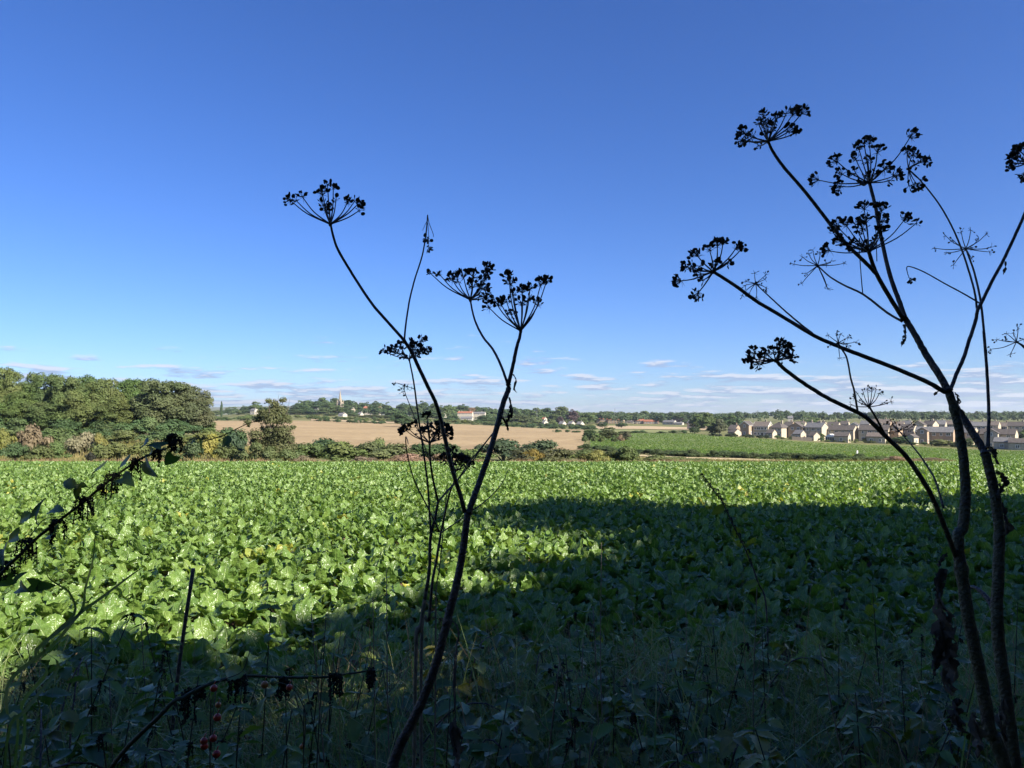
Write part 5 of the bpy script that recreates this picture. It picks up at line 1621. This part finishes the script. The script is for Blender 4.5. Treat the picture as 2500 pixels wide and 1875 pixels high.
# --- slender plants behind it
DD = 2.15
bD = Vector((at(*fe(600, 900), DD).x, DD, gz(-.4, DD)))
D1 = thing('hogweed_plant', 'slender pale-footed dead hogweed behind the leaning one, with three umbels', 'hogweed', bD, 0, 'dead hogweed plants')
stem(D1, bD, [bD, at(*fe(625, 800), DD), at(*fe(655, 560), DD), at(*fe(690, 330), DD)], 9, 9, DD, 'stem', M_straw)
stem(D1, bD, [at(*fe(690, 330), DD), at(*fe(722, 120), DD)] + trace(fc, [(515, 1100), (548, 960), (572, 828)], DD), 9, 6.5, DD, 'stem')
stem(D1, bD, trace(fc, [(572, 828), (548, 730), (528, 630), (513, 510), (510, 395)], DD, DD - .1), 6, 4.5, DD, 'branch')
stem(D1, bD, trace(fc, [(578, 822), (640, 750), (700, 685), (780, 590), (860, 480), (965, 335)], DD, DD + .2), 5, 3, DD, 'branch')
stem(D1, bD, trace(fc, [(520, 1100), (508, 900), (495, 700), (470, 500), (440, 300), (415, 120), (400, 0)], DD, DD - .05) + trace(z6, [(960, 1430), (937, 1318)], DD - .05), 5.5, 3.5, DD, 'branch')
stem(D1, bD, trace(fc, [(582, 1052), (500, 880), (400, 680), (345, 480), (333, 358), (345, 372), (352, 405)], DD, DD - .2), 4.2, 1.8, DD, 'branch', n=6)
stem(D1, bD, trace(fc, [(520, 560), (440, 330), (380, 160), (330, 30), (300, -60)], DD, DD + .1)[:4] + trace(z6, [(905, 1498)], DD + .1), 2.6, 1.8, DD, 'branch', n=5)
umbel(D1, bD, fc, (510, 395), [(320, 295, 'M'), (345, 285, 'M'), (400, 265, 'S'), (450, 310, 'M'), (490, 195, 'M'), (500, 270, 'M'), (510, 300, 'M'), (565, 275, 'M'), (560, 320, 'M'), (545, 340, 'M'), (640, 300, 'L'), (650, 330, 'M'), (590, 310, 'M')], DD - .1, ray_w=3.2)
umbel(D1, bD, z6, (937, 1318), [(760, 1260, 'S'), (795, 1275, 'S'), (830, 1250, 'M'), (880, 1230, 'M'), (905, 1300, 'S'), (860, 1275, 'S'), (945, 1205, 'S'), (975, 1225, 'M'), (965, 1245, 'S'), (1025, 1185, 'M'), (1060, 1245, 'M'), (1015, 1270, 'M'), (985, 1285, 'S'), (1020, 1245, 'S'), (890, 1265, 'S')], DD - .05, ray_w=2.6)
umbel(D1, bD, z6, (905, 1498), [(835, 1475), (890, 1550), (880, 1520), (930, 1510), (965, 1520)], DD + .1, 'sparse', 2)
bD2 = Vector((at(*fe(690, 900), DD + .15).x, DD + .15, gz(-.3, DD)))
D2 = thing('hogweed_plant', 'second slender dead hogweed close beside the leaning one, with one dark umbel', 'hogweed', bD2, 0, 'dead hogweed plants')
DE = DD + .15
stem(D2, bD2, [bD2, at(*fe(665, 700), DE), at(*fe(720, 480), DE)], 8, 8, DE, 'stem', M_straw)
stem(D2, bD2, [at(*fe(720, 480), DE), at(*fe(745, 200), DE)] + trace(fc, [(560, 1260), (592, 1058)], DE), 7.5, 6, DE, 'stem')
stem(D2, bD2, trace(fc, [(592, 1058), (630, 880), (660, 760), (690, 680), (698, 605)], DE, DE - .1), 5, 3.8, DE, 'branch')
stem(D2, bD2, trace(fc, [(594, 1058), (650, 1020), (710, 980), (757, 948)], DE, DE - .2), 3.6, 2.6, DE, 'branch', n=6)
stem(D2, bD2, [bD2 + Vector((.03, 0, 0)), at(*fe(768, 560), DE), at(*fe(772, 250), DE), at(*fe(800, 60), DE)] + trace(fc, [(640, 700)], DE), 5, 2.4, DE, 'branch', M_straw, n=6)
umbel(D2, bD2, fc, (698, 605), [(630, 490, 'M'), (680, 450, 'M'), (665, 520, 'S'), (720, 510, 'L'), (750, 520, 'L'), (780, 530, 'M'), (800, 545, 'M'), (740, 545, 'M'), (620, 520, 'S')], DE - .1, ray_w=2.8)

# ------------------------------------------------------------------ nettle and bindweed on the left
def leaf_shape(kind, n=9):
    """flat leaf along +x, length 1. serrated nettle, arrow-shaped bindweed, bramble leaflet"""
    V, Q = [], []
    for i in range(n):
        s = i / (n - 1)
        if kind == 'bind':
            w = 0.34 * (1 - s) ** 0.75 * (1.0 if s > 0.08 else 0.85)
            back = -0.22 * max(0, 1 - s * 5)
        else:
            w = (0.30 if kind == 'nettle' else 0.36) * math.sin(math.pi * (s * 0.93 + 0.05)) ** (0.8) * (1 - 0.35 * s)
            w *= 1.14 if i % 2 else 0.90
            back = 0
        zf = -0.35 * s * s * 0.6
        for t in (-1, -.5, 0, .5, 1):
            V.append((s + back * abs(t), w * t, zf + 0.30 * w * abs(t) + 0.02 * math.sin(9 * s + 4 * t)))
    for i in range(n - 1):
        for j in range(4):
            Q.append((i * 5 + j, i * 5 + j + 1, (i + 1) * 5 + j + 1, (i + 1) * 5 + j))
    return np.array(V), np.array(Q)


LM = {}
for kd, m_ in (('nettle', M_nettle), ('bind', M_nettle), ('bramble', M_bramble)):
    V, Q = leaf_shape(kd, 13 if kd != 'bind' else 9)
    LM[kd] = mesh_np(kd + '_leaf', V, Q, m_, True)


def put_leaf(parent, org, p, dirv, L, kind, roll=None, name='leaf', ref=(0, 0, 1)):
    dirv = Vector(dirv).normalized()
    side = dirv.cross(Vector(ref))
    if side.length < 0.05: side = Vector((1, 0, 0))
    side.normalize(); up = side.cross(dirv)
    M = Matrix((dirv, -side, up)).transposed()
    M = M @ Matrix.Rotation(roll if roll is not None else r_h.uniform(-.6, .6), 3, 'X')
    return link(name, LM[kind], parent, p - org, M.to_euler(), (L, L * r_h.uniform(.85, 1.15), L))


def catkins(parent, org, p, R, L, n=9, name='seed_tassel'):
    """drooping strings of tiny nettle seeds round a node"""
    b = MB()
    for i in range(n):
        q = r_h.uniform(0, 6.28); l = L * r_h.uniform(.25, 1.0)
        e = Vector((math.cos(q), math.sin(q), 0)) * R * r_h.uniform(.4, 1.0)
        pts_ = spline([p, p + e * .8 + Vector((0, 0, .1 * l)), p + e + Vector((0, 0, -l * .5)), p + e * 1.1 + Vector((0, 0, -l))], 3)
        b.tube(pts_, [0.0012] * len(pts_), 3, False)
        for k, c in enumerate(pts_[1:]):
            for _ in range(4):
                c2 = c + Vector(r_h.normal(0, 0.0020, 3))
                seed_disc(b, c2, Vector(r_h.normal(size=3)), r_h.uniform(.0016, .0027), .0012, .9)
    return link(name, b.mesh(name, M_catkin, False, org), parent)


DN = 1.55
bN = Vector((at(*fl(-420, 1800), DN).x, DN, gz(-1.2, DN)))
N = thing('nettle_plant', 'leaning nettle stem with drooping seed tassels wound with bindweed, left', 'nettle', bN, 0, 'nettles in the foreground')
vp = [(0, 1340), (170, 1170), (300, 1040), (490, 890), (640, 780), (830, 620), (960, 520), (1090, 430), (1200, 370), (1330, 318)]
stem(N, bN, [bN, at(-180, 1620, DN), at(-60, 1490, DN)] + trace(fl, vp, DN, DN + .05), 10, 4.5, DN, 'stem', M_stem_green)
stem(N, bN, trace(fl, [(1180, 385), (1330, 325), (1460, 272), (1560, 262), (1640, 260), (1800, 212), (1900, 165), (1990, 122), (2070, 95), (2124, 82)], DN + .04, DN + .1), 3.2, 2.2, DN, 'bindweed_stem', M_stem_green, n=6)
stem(N, bN, trace(fl, [(40, 1170), (170, 1120), (300, 950), (380, 880), (540, 850), (660, 700), (800, 590), (960, 545), (1100, 470)], DN - .02, DN + .02), 2.4, 1.8, DN, 'bindweed_stem', M_stem_green, n=6)
for x, y, s in ((1400, 215, .75), (1290, 335, .8), (1110, 420, 1.0), (930, 540, 1.15), (700, 735, 1.2), (470, 915, 1.2), (215, 1075, 1.2), (60, 1250, 1.0), (1440, 250, .8), (830, 620, .6)):
    catkins(N, bN, at(*fl(x, y), DN + .02), .018 * s, .040 * s, int(8 * s))
for x, y, dx, dy, L in ((1200, 265, -100, 25, 135), (1310, 300, -115, -30, 130), (1240, 320, -80, 50, 120), (1405, 370, -70, 90, 120), (1860, 215, -45, 75, 95), (1640, 262, -10, 100, 110), (1180, 420, 60, 150, 170), (1030, 420, -100, 60, 130), (830, 465, -110, 50, 135), (620, 620, -110, -40, 130), (625, 640, 80, -60, 140), (640, 600, -20, 90, 100), (990, 555, 130, 60, 160), (260, 850, -130, 50, 150), (285, 860, 35, -100, 120), (300, 860, -20, 85, 105), (400, 830, 130, -60, 160), (440, 1000, -150, 10, 165), (150, 1015, -140, 60, 160), (30, 1130, -30, 110, 140), (120, 1400, 60, -80, 120), (160, 1440, 70, 50, 130), (250, 1420, 120, 10, 140), (300, 1430, 80, 60, 110), (1560, 258, 60, -10, 45), (2010, 130, 30, 20, 40), (100, 1370, -80, 30, 120)):
    p = at(*fl(x, y), DN + r_h.uniform(-.02, .04))
    q = at(*fl(x + dx, y + dy), DN + r_h.uniform(-.06, .08))
    put_leaf(N, bN, p, q - p, L / 3.32 / F * DN * 1.3, 'bind' if r_h.random() < .75 else 'nettle', ref=(r_h.normal(0, .3), -1, .55))

DK = 1.25
bK = Vector((at(130, 2000, DK).x, DK, gz(-.7, DK)))
K = thing('nettle_plant', 'bent-over nettle stem with hanging seed tassels above the red berries', 'nettle', bK, 0, 'nettles in the foreground')
stem(K, bK, [bK, at(150, 2500, DK), at(230, 1960, DK)] + trace(fk, [(0, 1060), (180, 930), (350, 838), (530, 772), (750, 738), (1100, 752), (1450, 748), (1650, 722), (1850, 690)], DK, DK + .15), 12, 5, DK, 'stem', M_stem_green)
for x, y in ((200, 920), (310, 860), (620, 775), (700, 765), (1070, 780), (1090, 800), (1520, 745), (1570, 755), (1850, 700), (1880, 720), (250, 900)):
    catkins(K, bK, at(*fk(x, y), DK + .05), .011, r_h.uniform(.02, .055), 4)
for x, y, dx, dy, L in ((720, 720, -260, -40, 280), (500, 780, -120, -60, 150), (1300, 750, 60, 100, 130), (1650, 720, 40, 110, 110)):
    p = at(*fk(x, y), DK); put_leaf(K, bK, p, at(*fk(x + dx, y + dy), DK + .03) - p, L / 3.687 / F * DK, 'nettle', ref=(0, -.8, .7))
DQ = 4.2
bQ = Vector((at(1880, 2000, DQ).x, DQ, gz(.8, DQ)))
Qn = thing('nettle_plant', 'dead black nettle stalk leaning left in the shadow, midway between the hogweeds', 'nettle', bQ, 0, 'nettles in the foreground')
QP = [at(1850, 1420, DQ), at(1821, 1344, DQ), at(1792, 1286, DQ), at(1767, 1232, DQ), at(1742, 1196, DQ), at(1716, 1160, DQ)]
stem(Qn, bQ, [bQ, at(1872, 1500, DQ)] + QP, 4.5, 2.2, DQ, 'stem', M_stem)
for q in spline(QP, 3)[2:]:
    catkins(Qn, bQ, q + Vector((r_h.normal(0, .006), 0, .004)), .020, .034, 3)
for q in QP[:4]:
    put_leaf(Qn, bQ, q, Vector((r_h.normal(), .2, -.6)), .09, 'nettle', ref=(0, -1, .4))
# red bryony berries on their own trailing stem
DY = 1.12
bY = Vector((at(*fk(430, 1800), DY).x, DY + .02, gz(-.4, DY)))
Y = thing('bryony_vine', 'thin bryony vine carrying red berries low on the left', 'berry vine', bY)
stem(Y, bY, [bY, at(*fk(415, 1567), DY)] + trace(fk, [(425, 1400), (438, 1250), (445, 1100), (460, 950), (480, 840), (520, 780), (700, 700), (760, 560), (780, 500)], DY, DY + .12), 3.5, 2, DY, 'stem', M_stem_green, n=6)


def berry(parent, org, p, R, mat):
    b = MB()
    m, n_ = 6, 9
    vs = [(0, 0, R)] + [(R * math.sin(math.pi * i / m) * math.cos(2 * math.pi * k / n_), R * math.sin(math.pi * i / m) * math.sin(2 * math.pi * k / n_), R * math.cos(math.pi * i / m) * .96) for i in range(1, m) for k in range(n_)] + [(0, 0, -R)]
    fs_ = [(0, 1 + k, 1 + (k + 1) % n_) for k in range(n_)] + [(1 + i * n_ + k, 1 + (i + 1) * n_ + k, 1 + (i + 1) * n_ + (k + 1) % n_, 1 + i * n_ + (k + 1) % n_) for i in range(m - 2) for k in range(n_)] + [(len(vs) - 1, 1 + (m - 2) * n_ + (k + 1) % n_, 1 + (m - 2) * n_ + k) for k in range(n_)]
    b.add([tuple(Vector(q) + p) for q in vs], fs_)
    b.tube([p + Vector((0, 0, R * .9)), p + Vector((0.002, 0.001, R * 1.9))], .0007, 4)
    return link('berry', b.mesh('berry', mat, True, org), parent)


for x, y, m_, R in ((450, 850, M_red, .0055), (490, 1000, M_orange, .0045), (482, 1112, M_red, .0058), (445, 1300, M_red, .0056), (362, 1325, M_red, .0056), (365, 1370, M_red, .0058), (475, 1442, M_red, .0060)):
    berry(Y, bY, at(*fk(x, y), DY - .01), R, m_)
DY2 = 1.2
bY2 = Vector((at(*fk(1260, 1800), DY2).x, DY2, gz(-.1, DY2)))
Y2 = thing('bryony_vine', 'thin bryony vine with dull orange and green berries right of the red ones', 'berry vine', bY2)
stem(Y2, bY2, [bY2, at(*fk(1255, 1567), DY2)] + trace(fk, [(1262, 1380), (1275, 1200), (1270, 1050), (1200, 900), (1130, 830), (1000, 790), (900, 790)], DY2, DY2 + .06), 3.2, 2, DY2, 'stem', M_stem_green, n=6)
for x, y, m_, R in ((908, 818, M_orange, .0062), (985, 792, M_greenb, .0058), (1130, 842, M_red, .0055), (1300, 1212, M_greenb, .0062), (1245, 1375, M_orange, .0045)):
    berry(Y2, bY2, at(*fk(x, y), DY2 + .02), R, m_)

# ------------------------------------------------------------------ undergrowth on the field edge
def weed_nettle(x, y, H, label, group='nettles in the foreground'):
    p = Vector((x, y, gz(x, y)))
    t = thing('nettle_plant', label, 'nettle', p, 0, group)
    ln = Vector((r_h.normal(0, .14), r_h.normal(0, .10), 0)) * H
    P = spline([Vector((0, 0, -.03)), Vector((0, 0, H * .4)) + ln * .3, Vector((0, 0, H)) + ln], 6)
    b = MB(); b.tube(P, np.linspace(.0045, .0018, len(P)), 5)
    link('stem', b.mesh('stem', M_stem_green, True), t)
    for i in range(3, len(P)):
        a = i * 1.57 + r_h.uniform(-.3, .3)
        for s in (0, math.pi):
            dv = Vector((math.cos(a + s), math.sin(a + s), r_h.uniform(-.45, .25)))
            put_leaf(t, Vector((0, 0, 0)), P[i], dv, (0.095 if i < len(P) - 2 else 0.055) * r_h.uniform(.7, 1.2), 'nettle')
        if r_h.random() < .3:
            catkins(t, Vector((0, 0, 0)), P[i], .016, .04, 5)
    return t


def weed_bramble(x, y, L, H, az, label):
    p = Vector((x, y, gz(x, y)))
    t = thing('bramble', label, 'bramble', p, 0, 'brambles in the foreground')
    dv = Vector((math.cos(az), math.sin(az), 0))
    P = spline([Vector((0, 0, -.03)), dv * L * .25 + Vector((0, 0, H * .8)), dv * L * .6 + Vector((0, 0, H)), dv * L + Vector((0, 0, H * .55))], 5)
    b = MB(); b.tube(P, np.linspace(.005, .002, len(P)), 5)
    for i in range(2, len(P)):
        for _ in range(2):
            q = Vector(r_h.normal(size=3)).normalized() * .009
            b.tube([P[i], P[i] + q], [.0012, .0002], 3, False)
    link('cane', b.mesh('cane', M_stem, True), t)
    for i in range(2, len(P)):
        a = r_h.uniform(0, 6.28)
        st_ = Vector((math.cos(a), math.sin(a), .35)).normalized() * r_h.uniform(.05, .10)
        q = P[i] + st_
        s = r_h.uniform(.05, .11)
        for k, da in enumerate((0, 1.35, -1.35)):
            d2 = Vector((math.cos(a + da), math.sin(a + da), r_h.uniform(-.5, .15)))
            put_leaf(t, Vector((0, 0, 0)), q, d2, s * (1.15 if k == 0 else .9), 'bramble')
    return t


def dry_stalk(x, y, H, lean, label, mat=None, fork=True):
    p = Vector((x, y, gz(x, y)))
    t = thing('dry_stalk', label, 'dry stalk', p, 0, 'dry stalks in the foreground')
    e = Vector((lean[0], lean[1], H))
    k1 = e * .5 + Vector(r_h.normal(0, .02, 3))
    P = spline([Vector((0, 0, -.03)), k1, e], 5)
    b = MB(); b.tube(P, np.linspace(.0036, .0016, len(P)), 5)
    link('stem', b.mesh('stem', mat or M_straw, True), t)
    if fork:
        for i in (5, 7, 8):
            b = MB()
            q = P[i] + Vector((r_h.normal(0, .06), r_h.normal(0, .06), r_h.uniform(.05, .14)))
            b.tube([P[i], P[i].lerp(q, .5) + Vector((0, 0, -.01)), q], [.0016, .0013, .0008], 4)
            link('side_twig', b.mesh('side_twig', mat or M_straw, True), t)
    return t


def top_h(u, d, v):
    """height above ground of photo row v at column u, d metres off"""
    q = at(u, v, d)
    return q.z - gz(q.x, d)


for u, v, d in ((640, 1480, 2.9), (545, 1590, 2.6), (330, 1560, 2.8), (250, 1530, 3.0), (480, 1520, 3.3), (740, 1560, 2.8), (60, 1520, 2.6), (110, 1600, 2.4), (420, 1680, 2.3), (860, 1640, 2.6),
                (1020, 1640, 2.8), (1150, 1690, 2.6), (1300, 1660, 2.8), (1480, 1640, 2.9), (1620, 1560, 3.3), (1760, 1530, 3.4), (1900, 1520, 3.5), (1700, 1640, 2.7), (1560, 1720, 2.4), (1850, 1700, 2.5),
                (2030, 1560, 3.2), (2240, 1500, 3.3), (2440, 1480, 3.4), (2140, 1420, 3.9), (980, 1760, 2.2), (720, 1750, 2.2), (300, 1760, 2.1), (120, 1730, 2.1), (1400, 1780, 2.2), (1680, 1800, 2.1), (2000, 1740, 2.3), (560, 1820, 2.0)):
    x = (u - 1250) / F * d
    weed_nettle(x, d, max(.25, top_h(u, d, v)), 'nettle standing in the shaded weeds ' + zone(u))
for i in range(60):
    d = r_h.uniform(2.0, 4.9); u = r_h.uniform(-60, 2560)
    if u < 800 and d > 3.4: continue
    weed_nettle((u - 1250) / F * d, d, min(.95, max(.25, top_h(u, d, 1540 + r_h.uniform(-30, 160)))), 'nettle standing in the shaded weeds ' + zone(u))
for i in range(75):
    d = r_h.uniform(1.9, 4.2); u = r_h.uniform(-80, 2580)
    x = (u - 1250) / F * d
    hmax = max(.2, top_h(u, d, (1600 if u < 800 else 1560) + 60))
    weed_bramble(x, d, r_h.uniform(.4, .9), min(.75, hmax) * r_h.uniform(.6, 1.0), r_h.uniform(0, 6.28), 'arching bramble in the dark weeds ' + zone(u))
for u, v, d, lx, lab in ((490, 1395, 3.6, .10, 'dark broken stick standing upright against the lit beet, left'),):
    p0 = Vector(((420 - 1250) / F * d, d, 0)); p0.z = gz(p0.x, d)
    t = thing('broken_stick', lab, 'stick', p0)
    tp = at(472, 1388, d) - p0
    b = MB(); P = spline([Vector((0, 0, -.05)), tp * .55 + Vector((-.012, 0, 0)), tp], 5)
    b.tube(P, np.linspace(.0085, .0095, len(P)), 7); link('stem', b.mesh('stem', M_stem, True), t)
for u0, v0, u1, v1, d, lab in ((1500, 1620, 1472, 1330, 3.0, 'tall pale jointed grass stalk right of the leaning hogweed'), (1440, 1700, 1360, 1577, 2.5, 'short pale cut stalk leaning left, bottom middle'), (1420, 1640, 1424, 1560, 2.6, 'short pinkish stalk beside the cut one'),
                               (1860, 1600, 1845, 1430, 2.9, 'pale bent stalk left of the big hogweeds'), (2130, 1790, 2010, 1580, 2.1, 'long straw stalk arching down toward the bottom right'), (1452, 1640, 1452, 1490, 2.9, 'thin upright dry stalk behind the pale jointed one'),
                               (985, 1620, 940, 1400, 2.7, 'dry forked stalk left of the leaning hogweed'), (870, 1680, 780, 1480, 2.4, 'pale stalk leaning left at the shadow edge'), (930, 1680, 915, 1450, 2.6, 'dark upright stalk with a faded head near the shadow edge'), (1350, 1850, 1440, 1760, 1.9, 'straw lying low across the bottom middle')):
    x = (u0 - 1250) / F * d; q = at(u1, v1, d); p = Vector((x, d, gz(x, d)))
    dry_stalk(x, d, q.z - p.z, (q.x - x, r_h.uniform(-.1, .1)), lab)
for i in range(14):
    d = r_h.uniform(2.0, 4.0); u = r_h.uniform(0, 2500); x = (u - 1250) / F * d
    dry_stalk(x, d, max(.2, top_h(u, d, r_h.uniform(1500, 1700))), (r_h.normal(0, .15), r_h.normal(0, .1)), 'thin dry stalk among the shaded weeds ' + zone(u), r_h.choice([M_straw, M_stem_green, M_stem]))
# the bold blades on the left
for pts_, lab in (([(640, 1660), (690, 1450), (745, 1250), (765, 1100), (770, 960)], 'long upright grass blade crossing the lit beet, left'), ([(640, 1660), (800, 1540), (960, 1420), (1080, 1330), (1175, 1268)], 'long grass blade slanting right across the lit beet'),
                  ([(600, 1660), (570, 1500), (520, 1450), (400, 1370), (370, 1290)], 'broad drooping grass blade on the far left')):
    d = 1.75
    P = [at(*fl(*q), d) for q in pts_]
    P = [at(*fm(*q), d) for q in ((100, 1400), (200, 1130), (300, 850), (450, 600))] + P
    p0 = Vector((at(-30, 2000, d).x + r_h.uniform(-.01, .01), d, gz(-1.2, d)))
    t = thing('grass_blade', lab, 'grass blade', p0)
    S = spline([p0 + Vector((0, 0, -.02)), p0.lerp(P[0], .6)] + [q + Vector((r_h.normal(0, .02), r_h.normal(0, .03), 0)) for q in P[:4]] + P[4:], 4)
    V, Q = [], []
    k = len(S)
    for i, q in enumerate(S):
        s = i / (k - 1); w = .0046 * (1 - s ** 3) * (.6 + .4 * min(1, s * 3)) + .0004
        tg = (S[min(i + 1, k - 1)] - S[max(i - 1, 0)]).normalized(); sd = tg.cross(Vector((.25, 1, 0))).normalized()
        V += [q - sd * w - p0, q + Vector((0, .0015, 0)) - p0, q + sd * w - p0]
    for i in range(k - 1):
        Q += [(3 * i, 3 * i + 1, 3 * i + 4, 3 * i + 3), (3 * i + 1, 3 * i + 2, 3 * i + 5, 3 * i + 4)]
    b = MB(); b.add(V, Q); link('blade', b.mesh('blade', M_grass, True), t)

# grass and cleavers: uncountable ground cover
def cover(n, d0, d1, h0, h1, w, name, label, mat, lean, dens_left=.55):
    D_ = d0 + (d1 - d0) * r_h.random(n) ** .8
    U_ = r_h.uniform(-150, 2650, n)
    keep = r_h.random(n) < np.where(U_ < 750, dens_left, 1.0)
    D_, U_ = D_[keep], U_[keep]
    m = len(D_)
    cl = np.stack([np.round((U_ - 1250) / F * D_ / .16) * .16, np.round(D_ / .16) * .16], 1)
    X = cl[:, 0] + r_h.normal(0, .045, m); Y_ = cl[:, 1] + r_h.normal(0, .045, m)
    H = r_h.uniform(h0, h1, m) * (.7 + .5 * np.sin(cl[:, 0] * 7.1 + cl[:, 1] * 5.3) ** 2)
    H = np.where(U_ < 750, H * .8, H)
    V, Q = grass_geo(X, Y_, ground(X, Y_) - .01, H, w * r_h.uniform(.6, 1.5, m), r_h, lean, 5)
    tag(link(name, mesh_np(name, V, Q, mat, True)), label, 'grass', kind='stuff')


cover(16000, 1.8, 4.5, .30, .85, .0028, 'undergrowth_grass', 'tangled green grass filling the shaded field edge', M_grass, 1.0)
cover(2400, 1.8, 4.8, .50, 1.05, .0022, 'dry_undergrowth_grass', 'pale dry grass stems mixed into the shaded field edge', M_dry, 1.2, .5)
cover(1800, 2.0, 4.2, .55, 1.1, .0042, 'arching_grass', 'broad arching grass blades leaning over the weeds', M_grass, 1.9, .6)
M_litter = leaf_mat('weed_tangle', [(0.075, 0.135, 0.036), (0.13, 0.19, 0.052), (0.20, 0.185, 0.08)], rough=0.6, spec=0.25, trans=0.25, nscale=3.0)
n = 60000
D_ = r_h.uniform(1.6, 5.2, n); U_ = r_h.uniform(-200, 2700, n)
X = (U_ - 1250) / F * D_
hz = .12 + .40 * (.5 + .5 * np.sin(X * 3.1 + 1.3 * np.sin(D_ * 2.2))) * (.5 + .5 * np.sin(D_ * 3.7 + X * 1.3))
hz = np.where(U_ < 780, hz * .6, hz)
Z = ground(X, D_) + hz * np.sqrt(r_h.random(n))
Nn = r_h.normal(size=(n, 3)) * .6 + np.array([0, -.2, 1.0])
V, Q = leaf_quads(np.stack([X, D_, Z], 1), Nn, .020, r_h, .5)
tag(link('weed_tangle', mesh_np('weed_tangle', V, Q, M_litter, False)), 'low tangle of small weed leaves under the grass', 'weeds', kind='stuff')

# ------------------------------------------------------------------ trees beside and behind the camera whose shade falls on the near field
for x, y, H, Wd, st, lab in ((16.4, 5.0, 15.5, 12.5, OAK[0], 'tall hedgerow tree out of the photo to the right, nearest the field'), (27.5, 7.5, 16, 13, OAK[1], 'tall hedgerow tree out of the photo, farther to the right'),
                             (14.4, 0.6, 12.5, 11, OAK[4], 'shorter hedgerow tree out of the photo at the right shoulder'), (11.8, 0.2, 11, 7, OAK[1], 'slim hedgerow tree out of the photo close at the right'), (17.5, -2.5, 12.5, 10, OAK[2], 'hedgerow tree out of the photo behind the right shoulder'), (25, -2, 14, 12, OAK[3], 'hedgerow tree out of the photo behind and far right')):
    t = thing('hedgerow_tree', lab, 'tree', (x, y, gz(x, y)), random.uniform(0, 6.28), 'hedgerow trees behind the camera', (Wd / 12.4, Wd / 12.4, H / 15))
    link('crown', st['c'], t).color = c4(G_MID); link('trunk', st['t'], t)
HEDGE = []
for _ in range(3):
    lobes = []
    for i in range(26):
        q, k = r_t.uniform(0, 6.28), r_t.uniform(0, 0.75)
        rr = r_t.uniform(0.24, 0.38)
        lobes.append(((math.cos(q) * k, math.sin(q) * k, r_t.uniform(0.10, 0.88)), (rr, rr, rr * 0.4)))
    V, Q = crown_geo(r_t, lobes, 9000, 0.06, inner=0.4)
    V[:, 2] = np.maximum(V[:, 2], 0.0)
    HEDGE.append(mesh_np('crown', V * np.array([1, 1, 1]), Q, M_fol, False))
for i, x in enumerate(list(np.arange(-10, 16.1, 2.0)) + list(np.arange(-9, 17.1, 2.0))):
    y = (-2.6 if i < 14 else -4.3) + random.uniform(-.3, .3)
    t = thing('hedgerow_bush', 'tall hedge bush out of the photo behind the camera', 'bush', (x, y, gz(x, y)), random.uniform(0, 6.28), 'tall hedge behind the camera', (1.7, 1.7, float(np.interp(x, [0, 4, 7.5, 10, 15], [6.2, 6.8, 8.9, 10.6, 12])) * random.uniform(.95, 1.05) * (1 if i < 14 else .93)))
    link('crown', random.choice(HEDGE), t).color = c4(G_MID); link('trunk', random.choice(BUSH)['t'], t)

# ------------------------------------------------------------------ the air
b = MB(); b.box((0, 5000, 0), (26000, 30000, 2))
hm, nt, out = new_mat('haze')
pv = nnew(nt, 'ShaderNodeVolumePrincipled', {'Color': (0.86, 0.94, 1.0, 1), 'Density': 0.00007, 'Anisotropy': 0.35})
nt.links.new(pv.outputs[0], out.inputs['Volume'])
zs = [v.co.z for v in bpy.data.objects['ground'].data.vertices]
z0 = min(zs) - 1.0; z1_ = max(max(zs), 45.0) + 5.0
b = MB(); b.box((0, 0, (z0 + z1_) / 2), (23400, 23400, z1_ - z0))
tag(link('haze', b.mesh('haze', hm)), kind='stuff')
print('haze', z0, z1_)
